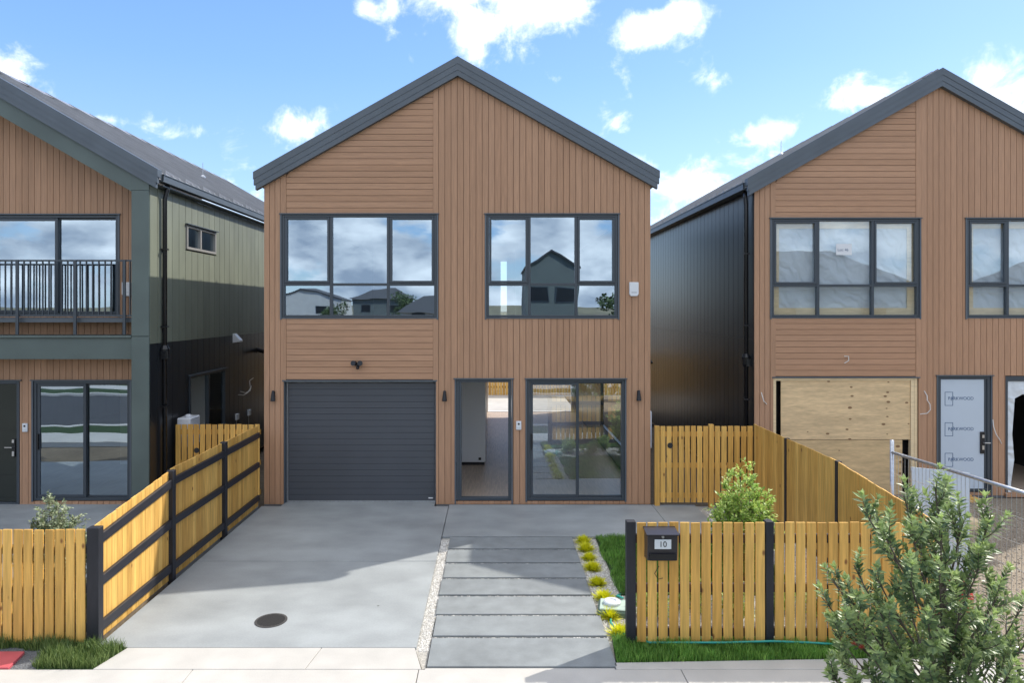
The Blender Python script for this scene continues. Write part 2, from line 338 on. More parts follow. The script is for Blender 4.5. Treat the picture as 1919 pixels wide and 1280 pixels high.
def text_mesh(txt, size, loc, m, parent, name='lettering', rot=(R(90), 0, 0), extrude=.0015, align='CENTER', sx=1.0):
    cu = bpy.data.curves.new(name, 'FONT'); cu.body = txt; cu.size = size; cu.extrude = extrude; cu.align_x = align; cu.align_y = 'CENTER'
    tmp = bpy.data.objects.new('tmp_text', cu); C.objects.link(tmp); bpy.context.view_layer.update()
    me = bpy.data.meshes.new_from_object(tmp.evaluated_get(bpy.context.evaluated_depsgraph_get())); bpy.data.objects.remove(tmp)
    me.name = name; me.materials.clear(); me.materials.append(m)
    o = bpy.data.objects.new(name, me); C.objects.link(o); o.parent = parent; o.location = Vector(loc) - WORLD[parent]; o.rotation_euler = rot; o.scale = (sx, 1, 1); WORLD[o] = Vector(loc)
    return o

# ------------------------------------------------------------------ ground, street, slabs
def st(mb, name, m, bevel=0): return mb.build(name, m, kind='structure', bevel=bevel)
b = MB(); b.add([(-900, -900, -.17), (900, -900, -.17), (900, 900, -.17), (-900, 900, -.17)], [(0, 1, 2, 3)]); st(b, 'ground', M['soil'])
st(MB().box(-80, 80, -4.0, 3.9, -.166, -.125), 'road', M['asphalt'])
st(MB().box(-80, 80, 3.9, 4.15, -.166, -.005), 'kerb', M['path'], .01)
st(MB().box(-80, 80, -4.25, -4.0, -.166, -.005), 'opposite_kerb', M['path'], .01)
st(MB().box(-80, 80, -7.6, -6.0, -.166, -.01), 'opposite_footpath', M['path'])
b = MB()
xs = [-40, -30, -24, -18, -12.4, -9.2, -6.15, -3.05, -.76, 1.9, 4.7, 7.5, 10.5, 14, 20, 28, 40]
for a, c in zip(xs, xs[1:]): b.box(a + .004, c - .004, 5.55, 6.925, -.12, 0)
st(b, 'footpath', M['path'], .004)
b = MB(); b.slab([(-4.07, 6.933), (-1.92, 6.933), (-1.86, 7.372), (-3.95, 7.372)], -.12, 0); b.slab([(-1.912, 6.933), (-.735, 6.933), (-.85, 7.372), (-1.852, 7.372)], -.12, 0)
st(b, 'driveway_crossing', M['path'], .004)
b = MB(); b.slab([(-.70, 6.933), (1.24, 6.933), (1.24, 6.975), (-.70, 6.975)], -.12, -.012); b.slab([(1.248, 6.933), (5.2, 6.933), (5.2, 7.19), (1.248, 7.06)], -.12, 0)
st(b, 'footpath_edge', M['path'], .004)
b = MB(); b.box(-4.28, -2.0 - .002, 7.38, 9.9, -.12, 0); b.box(-1.998, -.84, 7.38, 9.9, -.12, 0); b = MB()
b.box(-4.30, -.836, 7.38, 9.893, -.12, 0); b.box(-4.30, -.836, 9.907, 12.66, -.12, 0)
st(b, 'driveway', M['conc'], .003)
st(MB().box(-3.94, -1.10, 12.66, 13.3, -.12, .004), 'garage_floor_apron', M['conc'])
b = MB(); b.box(-.826, 2.95, 10.985, 12.76, -.12, 0); b.box(2.958, 3.75, 10.985, 12.76, -.12, .0)
st(b, 'forecourt', M['conc'], .003)
b = MB(); b.box(-14, -8.9, 9.3, 12.85, -.12, 0); b.box(-8.894, -4.42, 9.3, 12.85, -.12, 0); st(b, 'neighbour_forecourt', M['conc'], .003)
st(MB().box(-14, -4.40, 7.5, 9.3, -.12, -.035), 'neighbour_garden_soil', M['soil'])
st(MB().slab([(-.845, 7.372), (-.732, 6.985), (1.26, 6.985), (4.83, 7.46), (4.83, 12.8), (3.75, 12.8), (3.75, 10.98), (-.83, 10.98)], -.12, -.062), 'garden_stone_bed', M['stonebed'])
st(MB().slab([(-.838, 7.372), (-.735, 7.0), (-.695, 7.0), (-.695, 10.975), (-.83, 10.975)], -.1, -.035), 'pebble_strip', M['stonebed'])
st(MB().slab([(1.265, 6.99), (4.82, 7.46), (4.82, 12.79), (3.76, 12.79), (3.76, 10.97), (1.265, 10.97)], -.1, -.04), 'garden_bed', M['stonebed'])
st(MB().box(1.64, 4.0, 8.80, 10.98, -.1, -.02), 'lawn', M['turf'])
st(MB().slab([(1.27, 7.07), (5.2, 7.2), (5.2, 7.60), (1.32, 7.60)], -.12, -.012), 'grass_verge', M['turf'])
st(MB().slab([(-4.08, 6.933), (-4.66, 6.933), (-4.76, 7.5), (-4.32, 7.5), (-4.30, 7.372), (-3.957, 7.372)], -.12, -.012), 'verge_patch', M['turf'])
st(MB().box(-14, -4.66, 6.933, 7.5, -.12, -.018), 'verge_gravel', mat('grey_gravel', (.14, .145, .15), .95, noise=(60, .5, 2), bump=(60, .8, .02)))
st(MB().box(5.0, 30, 6.933, 13.3, -.12, -.03), 'building_site_gravel', M['grav'])
st(MB().box(-80, 80, 4.15, 5.55, -.16, -.03), 'street_verge', M['turf'])
st(MB().box(-80, 80, -6.0, -4.25, -.16, -.03), 'opposite_verge', M['turf'])
st(MB().box(-80, 80, -30, -7.6, -.16, -.05), 'opposite_yards', mat('yard_grass', (.10, .13, .05), .95, noise=(2, .2)))
# hills far round
b = MB(); n = 96; ring = []
for k in range(n):
    w = 2 * math.pi * k / n
    h = 4 + 2.4 * math.sin(w * 3 + 1) + 1.6 * math.sin(w * 7)
    ring.append((w, max(h, 1.5)))
vs = []
for w, h in ring: vs += [(380 * math.cos(w), 380 * math.sin(w), -1), (520 * math.cos(w), 520 * math.sin(w), h), (800 * math.cos(w), 800 * math.sin(w), -1)]
fs = []
for k in range(n):
    a, c = 3 * k, 3 * ((k + 1) % n); fs += [(a, c, c + 1, a + 1), (a + 1, c + 1, c + 2, a + 2)]
st(b.add(vs, fs), 'hills', M['hill'])

# ------------------------------------------------------------------ window and door makers (front faces look to -y)
def frame_rect(mb, x0, x1, z0, z1, w, y0, y1):
    mb.box(x0, x0 + w, y0, y1, z0, z1); mb.box(x1 - w, x1, y0, y1, z0, z1)
    mb.box(x0 + w, x1 - w, y0, y1, z1 - w, z1); mb.box(x0 + w, x1 - w, y0, y1, z0, z0 + w)
def window6(parent, x0, x1, z0, z1, m1, m2, tz, y, gl, label=None, filmed=False):
    """three lights over three; outer lights open above"""
    mb = MB(); w = .045
    frame_rect(mb, x0, x1, z0, z1, w, y - .012, y + .07)
    for m in (m1, m2): mb.box(m - .025, m + .025, y - .010, y + .068, z0 + w, z1 - w)
    for a, c in ((x0 + w, m1 - .025), (m1 + .025, m2 - .025), (m2 + .025, x1 - w)): mb.box(a, c, y - .008, y + .066, tz - .024, tz + .024)
    fr = mb.build('window', M['alu'], parent, bevel=.003, label=label)
    for i, (a, c) in enumerate(((x0 + w, m1 - .025), (m2 + .025, x1 - w))):
        s = MB(); frame_rect(s, a + .003, c - .003, tz + .027, z1 - w - .003, .042, y - .020, y + .03); s.build('sash', M['alu'], fr, bevel=.003)
    p = MB(); p.box(x0 + w - .005, x1 - w + .005, y + .035, y + .039, z0 + w - .005, z1 - w + .005); p.build('pane', gl, fr)
    fl = MB(); fl.box(x0 - .05, x1 + .05, y - .05, y + .01, z1 + .004, z1 + .022); fl.box(x0 - .035, x0 - .004, y - .03, y + .02, z0 - .04, z1); fl.box(x1 + .004, x1 + .035, y - .03, y + .02, z0 - .04, z1)
    fl.box(x0 - .002, x1 + .002, y - .025, y + .01, z0 - .022, z0 - .003)
    fl.build('flashing', M['cedar_trim'] if False else M['barge'], fr)
    if filmed:
        f = MB(); 
        rows, cols = 12, 24; vv = []; ff = []
        for j in range(rows + 1):
            for i in range(cols + 1): vv.append((x0 + w + (x1 - x0 - 2 * w) * i / cols, y + .10 + rnd(-.012, .012), z0 + w + (z1 - z0 - 2 * w) * j / rows))
        for j in range(rows):
            for i in range(cols): q = j * (cols + 1) + i; ff.append((q, q + 1, q + cols + 2, q + cols + 1))
        f.add(vv, ff); f.build('protective_film', M['film'], fr, smooth=True)
        t = MB(); frame_rect(t, x0 + .03, x1 - .03, z0 + .03, z1 - .03, .15, y + .075, y + .095); t.build('timber_reveal', M['pine'], fr)
    return fr
def slider(parent, x0, x1, z0, z1, mid, y, gl, left_front=True, label=None):
    mb = MB(); w = .05; frame_rect(mb, x0, x1, z0, z1, w, y - .012, y + .09)
    fr = mb.build('sliding_door', M['alu'], parent, bevel=.003, label=label)
    s = MB(); frame_rect(s, x0 + w + .003, mid + .03, z0 + w + .003, z1 - w - .003, .055, y + .003, y + .04); so_ = s.build('sliding_leaf', M['alu'], fr, bevel=.003)
    p = MB(); p.box(x0 + w + .05, mid - .02, y + .018, y + .022, z0 + w + .05, z1 - w - .05); p.build('pane', gl, so_)
    h = MB(); h.box(x0 + w + .02, x0 + w + .045, y - .035, y + .002, z0 + .95, z0 + 1.25); h.build('handle', M['blacksteel'], so_, bevel=.004)
    s = MB(); s.box(mid - .024, mid + .03, y + .045, y + .085, z0 + w, z1 - w); s.box(mid + .03, x1 - w - .002, y + .045, y + .085, z1 - w - .035, z1 - w); s.box(mid + .03, x1 - w - .002, y + .045, y + .085, z0 + w, z0 + w + .035); s.build('fixed_leaf', M['alu'], fr, bevel=.002)
    p = MB(); p.box(mid + .028, x1 - w, y + .062, y + .066, z0 + w + .03, z1 - w - .03); p.build('pane', gl, fr)
    fl = MB(); fl.box(x0 - .05, x1 + .05, y - .055, y + .01, z1 + .004, z1 + .024); fl.box(x0 - .035, x0 - .004, y - .03, y + .02, z0 - .02, z1); fl.box(x1 + .004, x1 + .035, y - .03, y + .02, z0 - .02, z1)
    fl.build('flashing', M['barge'], fr)
    return fr

def roof_parts(root, xr, zr, xl, xx, F0, F1, slope, barge_h=.33, front=.10):
    """two slopes with ribs, ridge cap, barge boards at front, gutters down both sides"""
    for side, xe in ((-1, xl), (1, xx)):
        ze = zr - slope * abs(xe - xr)
        q = MB(); q.quad8([(xr, zr - .01), (xe, ze - .01), (xe, ze - .14), (xr, zr - .14)] if side > 0 else [(xe, ze - .01), (xr, zr - .01), (xr, zr - .14), (xe, ze - .14)], F0 - front + .03, F1)
        yv = F0 - front + .30; k = 0
        while yv < F1 - .1:
            hh_ = .075 if k % 3 == 0 else .022; wd = .03 if k % 3 == 0 else .07
            a, c = yv, yv + wd
            q.add([(xr, a, zr - .01), (xe, a, ze - .01), (xe, c, ze - .01), (xr, c, zr - .01), (xr, a + .008, zr + hh_), (xe, a + .008, ze + hh_), (xe, c - .008, ze + hh_), (xr, c - .008, zr + hh_)],
                  [(4, 5, 6, 7), (0, 1, 5, 4), (2, 3, 7, 6), (1, 2, 6, 5)], .5)
            yv += .27; k += 1
        q.build('roof_slope', M['roof'], root)
    for side, xe in ((-1, xl), (1, xx)):
        ze = zr - slope * abs(xe - xr); s = MB()
        def band(t0, t1, y0, y1, ext=0):
            xe2 = xe + side * ext; ze2 = ze - slope * ext
            s.quad8([(xr, zr - t0), (xe2, ze2 - t0), (xe2, ze2 - t1), (xr, zr - t1)][::side], y0, y1)
        band(-.035, .10, F0 - front - .016, F0 - front + .14, .01)
        band(.10, .215, F0 - front - .008, F0 - front + .06)
        band(.215, barge_h - .01, F0 - front - .0, F0 + .01, -.03)
        s.build('barge_board', M['barge'], root)
    rc = MB(); rc.quad8([(xr - .2, zr + .045 - slope * .2), (xr, zr + .065), (xr + .2, zr + .045 - slope * .2), (xr, zr + .03)], F0 - front + .14, F1); rc.build('ridge_cap', M['roof'], root)
    for side, xe in ((-1, xl), (1, xx)):
        ze = zr - slope * abs(xe - xr); a, c = xe - side * .10, xe + side * .035
        g = MB(); lo, hi = min(a, c), max(a, c)
        g.box(lo, hi, F0 - front + .142, F1, ze - .165, ze - .150); g.box(c - side * .012, c, F0 - front + .142, F1, ze - .150, ze - .03); g.box(a, a + side * .012, F0 - front + .142, F1, ze - .150, ze - .04)
        g.box(lo, hi, F0 - front + .142, F0 - front + .155, ze - .150, ze - .03); g.box(c, c + side * .012, F0 - front + .142, F1, ze - .045, ze - .028)
        g.build('gutter', M['barge'], root)
def shell(root, x0, x1, y0, y1, ztop, frontholes, backholes, lining=True, floorz=.015):
    w = MB(); wallgrid(w, 'x', x0 + .06, x1 - .06, .0, ztop, frontholes, y0, y0 + .12); w.build('front_wall_lining', M['lining'], root)
    w = MB(); wallgrid(w, 'x', x0 + .06, x1 - .06, .0, ztop, backholes, y1 - .14, y1); w.build('rear_wall', M['lining'], root)
    f = MB(); f.box(x0 + .07, x1 - .07, y0 + .121, y1 - .142, -.10, floorz); f.build('ground_storey_floor', M['timberfloor'], root)
    f = MB(); f.box(x0 + .07, x1 - .07, y0 + .121, y1 - .142, 2.62, 2.92); f.build('upper_storey_floor', M['ceiling'], root)
    f = MB(); f.box(x0 + .07, x1 - .07, y0 + .121, y1 - .142, 5.62, 5.72); f.build('upper_ceiling', M['ceiling'], root)

def terrace(ox, F0, depth, label, finished=True):
    """gabled townhouse; ox = left wall, F0 = facade plane"""
    U = lambda px: ox + (px - 495) / 100.0
    Z = lambda py: (945 - py) / 100.0
    x0, x1 = U(495), U(1219); xr = U(858); zr = 8.33; sl = .567; F1 = F0 + depth
    root = thing('house', (xr, F0, 0), label, 'house')
    top = lambda u: zr - .30 - sl * abs(u - xr)
    W1 = (U(529), U(818), Z(595), Z(402)); W2 = (U(912), U(1157), Z(595), Z(402))
    G = (U(533), U(816), -.2, Z(715)); DR = (U(855), U(958), Z(938), Z(711)); SL = (U(988), U(1170), Z(938), Z(711))
    holes = [W1, W2, G, DR, SL]
    ins = lambda h, e=.012: (h[0] - e, h[1] + e, h[2] - e, h[3] + e)
    hh = [ins(h) for h in holes]
    # dark backing seen in the grooves, then boards
    bk = MB(); xm = U(811.5)
    wallgrid(bk, 'x', x0 + .01, x1 - .01, .02, 5.9, hh, F0 + .012, F0 + .05)
    bk.quad8([(x0 + .01, 5.9), (x1 - .01, 5.9), (x1 - .01, top(x1)), (xr, top(xr)), (x0 + .01, top(x0))], F0 + .012, F0 + .05)
    bk.build('wall_backing', M['groove'], root)
    v = MB(); g = .008
    boards_v(v, 'x', x0, U(526), .0, top, hh, .118, g, F0 - .012, F0 + .014)
    boards_v(v, 'x', U(526), U(537), .0, top, hh, .118, .006, F0 - .02, F0 + .014)
    boards_v(v, 'x', U(811.5), U(822), .0, top, hh, .118, .006, F0 - .02, F0 + .014)
    boards_v(v, 'x', U(822), x1, .0, top, hh, .118, g, F0 - .012, F0 + .014)
    v.build('vertical_cladding', M['cedar_v'], root)
    h = MB(); uL = U(537)
    um = lambda z: max(uL, xr - (zr - .30 - z) / sl)
    zt = top(U(811.5)); zk = top(uL)
    boards_h(h, 'x', um, U(811.5), Z(713) + .02, W1[2] - .012, [], .1175, g, F0 - .012, F0 + .014)
    h.build('horizontal_cladding', M['cedar_h'], root); h = MB()
    boards_h(h, 'x', um, U(811.5), W1[3] + .012, zt - .02, [], .1175, g, F0 - .012, F0 + .014)
    h.build('horizontal_cladding', M['cedar_h'], root)
    h = MB(); wallgrid(h, 'x', uL, U(811.5), W1[2] - .012, W1[3] + .012, hh, F0 - .012, F0 + .0119)
    if h.v: h.build('window_trim', M['cedar_v'], root)
    # side walls of black boards in two lifts
    for side, xw in ((-1, x0), (1, x1)):
        added_opening = [(F0 + 1.2, F0 + 5.6, .5, 2.4)] if finished and side > 0 else []  # added opening, out of view, lets more light into the hall
        s = MB(); xa, xb = (xw, xw + .018) if side < 0 else (xw - .018, xw)
        boards_v(s, 'y', F0 + .016, F1, .06, lambda u: 3.035, added_opening, .285, .016, xa, xb, .7)
        boards_v(s, 'y', F0 + .016, F1, 3.06, lambda u: 6.0, [], .285, .016, xa, xb, .7)
        s.build('side_cladding', M['black_clad_and_shade'], root)
        s = MB(); wallgrid(s, 'y', F0 + .05, F1, 0, 6.02, added_opening, min(xw - side * .018, xw - side * .06), max(xw - side * .018, xw - side * .06)); s.box(xw - side * .02, xw + side * .004, F0 + .016, F1, 3.037, 3.058); s.build('side_wall', M['black_clad_and_shade'], root)
        if added_opening:
            ya, yb_, za, zb_ = added_opening[0]; m_ = MB()
            for q_ in ((ya, ya + .05, za, zb_), (yb_ - .05, yb_, za, zb_), (ya + .05, yb_ - .05, za, za + .05), (ya + .05, yb_ - .05, zb_ - .05, zb_)): m_.box(xw - .05, xw + .02, *q_)
            m_.build('side_window_or_added_opening', M['alu'], root)
        s = MB(); s.box(xw - side * .03, xw + side * .15, F0 + .02, F1, 6.02, 6.045); s.build('soffit', M['barge'], root)
    bh = [(U(905), U(1200), .03, 2.58), (U(950), U(972), 3.35, 5.35)] if finished else [(U(1000), U(1190), .03, 2.3)]
    shell(root, x0, x1, F0 + .055, F1, 6.0, hh, bh)
    roof_parts(root, xr, zr, U(479), U(1233), F0, F1, sl)
    MB().box(U(817), U(1219), F0 - .001, F0 + .04, -.05, .006).build('wall_base', M['cut'], root); MB().box(x0, U(532), F0 - .001, F0 + .04, -.05, .006).build('wall_base', M['cut'], root)
    # windows
    gl = M['glass_up'] if finished else M['glass_film']
    window6(root, W1[0], W1[1], W1[2], W1[3], U(620.5), U(727.5), Z(533), F0, gl, filmed=not finished, label='left upper window of three bays')
    window6(root, W2[0], W2[1], W2[2], W2[3], U(992), U(1079.5), Z(533), F0, gl, filmed=not finished, label='right upper window of three bays')
    # garage
    gt = MB(); gt.box(G[0] - .035, G[1] + .035, F0 - .03, F0 + .02, G[3] + .004, G[3] + .028)
    if finished:
        gt.box(G[0] - .010, G[0] - .0, F0 + .0, F0 + .16, 0, G[3]); gt.box(G[1], G[1] + .010, F0, F0 + .16, 0, G[3]); gt.box(G[0], G[1], F0, F0 + .16, G[3] - .012, G[3])
    gt.build('garage_trim', M['barge'], root)
    if finished:
        d = MB(); zz = .035; p = (G[3] - .04 - zz) / 19
        for i in range(19):
            a, c = zz + i * p, zz + (i + 1) * p
            d.quad8([(F0 + .10, a + .002), (F0 + .108, a + .007), (F0 + .15, a + .007), (F0 + .15, c), (F0 + .108, c), (F0 + .10, c - .006)], G[0] + .045, G[1] - .02, 'y')
        gd = d.build('garage_door', M['garage'], root)
        MB().box(G[0] + .03, G[1] - .01, F0 + .11, F0 + .16, .006, .034).build('bottom_seal', M['gal'], gd)
        MB().box(G[0] + .018, G[0] + .032, F0 + .09, F0 + .13, .01, G[3] - .03).build('track_edge', M['gal'], gd)
        MB().box(G[1] - .14, G[1] - .055, F0 + .093, F0 + .0985, .075, .098).build('maker_badge', M['white'], gd, bevel=.003)
        # interior seen through the door
        c = MB(); c.box(U(500) + .2, U(906) , F0 + 3.1, F0 + 6.4, .09, 2.61); c.build('hall_cupboard', M['cupboard'], root, bevel=.004)
        c = MB(); c.box(U(500) + .2, U(903), F0 + 3.14, F0 + 6.36, .015, .088); c.build('cupboard_plinth', M['blacksteel'], root)
        MB().box(U(500) + .2, U(835), F0 + .18, F0 + 3.1, .02, 2.61).build('garage_partition', M['lining'], root)
        MB().box(U(846), U(848), F0 + .45, F0 + .50, .02, .03)
        MB().box(U(890), U(896), F0 + 3.085, F0 + 3.098, .14, .20).build('cupboard_catch', M['ink'], root)
        MB().box(U(1000), U(1006), F0 + 4.2, F0 + 11.3, 2.93, 5.61).build('upper_partition', M['lining'], root)
        MB().box(U(840), U(848), F0 + .18, F0 + 9.0, 2.93, 5.61).build('bedroom_partition', M['lining'], root)
    else:
        pz = 1.06
        d = MB(); d.box(G[0] + .16, G[1] - .13, F0 + .03, F0 + .05, 1.09, G[3] - .05, 0); d.box(G[0] + .17, G[1] - .28, F0 + .036, F0 + .054, .01, 1.08, 1)
        pl = d.build('plywood_hoarding', M['ply'], root)
        k = MB(); random.seed(11)
        for (px, py) in [(727, 170), (733, 232), (718, 313), (720, 392), (698, 464), (717, 532), (985, 135), (980, 206), (963, 233), (985, 273), (973, 318), (978, 375), (977, 497), (951, 428), (563, 494), (645, 611), (1052, 582), (1075, 690), (1065, 770), (1112, 278), (1125, 425), (425, 481), (570, 130), (1072, 865)]:
            X = 1400 + px / 3.697; Y = 680 + py / 3.697
            # pixel of the photograph -> position on the sheet
            xx = (X - CX) / F * F0; zz = HC - (Y - HZ) / F * F0; r = rnd(.012, .034); yy = F0 + (.0285 if zz > 1.085 else .0345)
            q = [(xx + r * 1.3 * math.cos(w), zz + r * .75 * math.sin(w)) for w in [i * math.pi / 5 for i in range(10)]]
            k = MB(); k.quad8(q, yy, yy + .003); k.build('knot', M['knot'], pl)
        t = MB(); t.box(G[0] + .0, G[0] + .055, F0 + .01, F0 + .15, 0, G[3]); t.box(G[1] - .055, G[1], F0 + .01, F0 + .15, 0, G[3]); t.box(G[0] + .056, G[1] - .056, F0 + .012, F0 + .15, G[3] - .05, G[3]); t.box(G[1] - .125, G[1] - .06, F0 + .012, F0 + .10, 0, G[3] - .052); t.build('timber_jamb', M['pine'], root)
        MB().box(G[0] + .06, G[1] - .06, F0 + .2, F0 + .26, .0, G[3]).build('building_wrap', M['blacksteel'], root)
    # entry door
    fl = MB(); fl.box(DR[0] - .05, DR[1] + .05, F0 - .055, F0 + .01, DR[3] + .004, DR[3] + .024); fl.box(DR[0] - .03, DR[0] - .004, F0 - .025, F0 + .02, 0, DR[3]); fl.box(DR[1] + .004, DR[1] + .03, F0 - .025, F0 + .02, 0, DR[3])
    fl.build('door_flashing', M['barge'], root)
    if finished:
        mb = MB(); frame_rect(mb, DR[0], DR[1], DR[2], DR[3], .055, F0 - .01, F0 + .09); mb.box(DR[0] + .055, DR[0] + .10, F0 - .004, F0 + .085, DR[2] + .055, DR[3] - .055)
        fr = mb.build('entry_frame', M['alu'], root, bevel=.003, label='open entrance with dark frame and view down the hall')
        MB().box(DR[0] + .02, DR[0] + .05, F0 + .085, F0 + .10, .95, 1.2).build('strike_plate', M['steel'], fr)
        slider(root, SL[0], SL[1], SL[2], SL[3], U(1082), F0, M['glass_low'])
    else:
        mb = MB(); w = .06; frame_rect(mb, DR[0], DR[1], DR[2], DR[3], w, F0 - .01, F0 + .09); fr = mb.build('door_frame', M['alu'], root, bevel=.003)
        dr = MB().box(DR[0] + w + .004, DR[1] - .115, F0 + .005, F0 + .045, DR[2] + w, DR[3] - w - .004).build('entry_door', M['doorfilm'], root, bevel=.003, label='entry door under pale blue printed protective film')
        MB().box(DR[1] - .111, DR[1] - w - .002, F0 + .008, F0 + .05, DR[2] + w, DR[3] - w - .004).build('door_stile', M['alu'], dr)
        xd = DR[0] + w
        for zc in (1.90, 1.30, .70):
            r_ = MB(); frame_rect(r_, xd + .085, xd + .245, zc - .14, zc + .13, .009, F0 + .0015, F0 + .0045); r_.build('logo_outline', M['blueink'], dr)
            text_mesh('PARKWOOD', .092, (xd + .40, F0 + .0035, zc), M['blueink'], dr, sx=.93)
            sl_ = MB(); sl_.quad8([(xd + .205, zc - .045), (xd + .215, zc - .045), (xd + .255, zc + .05), (xd + .245, zc + .05)], F0 + .0005, F0 + .0012); sl_.build('logo_slash', M['blueink'], dr)
        lk = MB(); lk.box(DR[1] - .20, DR[1] - .115, F0 - .02, F0 + .004, .82, 1.25); lo_ = lk.build('door_lock', M['blacksteel'], dr, bevel=.006)
        hd = MB(); hd.tube([(DR[1] - .15, F0 - .022, 1.04), (DR[1] - .15, F0 - .075, 1.04), (DR[1] - .05, F0 - .085, 1.04)], .011); hd.build('lever_handle', M['steel'], lo_)
        MB().box(DR[1] - .17, DR[1] - .13, F0 - .028, F0 - .0202, 1.13, 1.19).build('keypad', M['steel'], dr); MB().box(DR[1] - .17, DR[1] - .13, F0 - .028, F0 - .0202, .90, .98).build('key_cylinder', M['steel'], dr)
        # open slider hole with timber jambs, film hanging round its edge
        t = MB(); t.box(SL[0] + .003, SL[0] + .05, F0, F0 + .14, 0, SL[3]); t.box(SL[1] - .05, SL[1] - .003, F0, F0 + .14, 0, SL[3]); t.box(SL[0] + .05, SL[1] - .05, F0, F0 + .14, SL[3] - .10, SL[3]); t.build('opening_jamb', M['alu'], root)
        q = MB(); P = [(SL[0] + .05, 2.24), (SL[1] - .05, 2.24), (SL[1] - .05, 2.02), (SL[1] - .5, 1.92), (SL[0] + .35, 1.98), (SL[0] + .20, 1.9), (SL[0] + .15, 1.2), (SL[0] + .19, .7), (SL[0] + .13, .25), (SL[0] + .12, .04), (SL[0] + .05, .04)]
        q.quad8(P, F0 + .02, F0 + .026); q.build('loose_film', M['film'], root)
        MB().box(SL[0] - .02, SL[1] + .02, F0 - .07, F0 + .1, -.02, .045).build('sill_timber', M['cedar_h'], root)
    return root, U, Z

# ------------------------------------------------------------------ the middle house
FM = 12.8
main, UM, ZM = terrace(-4.30, FM, 11.5, 'brown timber-clad gabled house in the middle with a charcoal garage door')
FR = 13.4
right, UR, ZR = terrace(5.11, FR, 12.6, 'brown gabled house on the right, unfinished, with plywood over its garage opening', finished=False)
# room bits in the right house
stl = thing('step_stool', (10.35, 15.0, .02), 'pale plastic step stool standing inside the open doorway on the far right', 'stool')
MB().box(10.13, 10.57, 14.85, 15.15, .42, .46).build('seat', M['white'], stl, bevel=.01)
for sx in (-1, 1):
    for sy in (-1, 1): MB().tube([(10.35 + sx * .17, 15.0 + sy * .11, .42), (10.35 + sx * .27, 15.0 + sy * .16, .02)], .025, 6).build('leg', M['white'], stl)
MB().box(10.12, 10.58, 14.98, 15.02, .18, .21).build('crossbar', M['white'], stl)

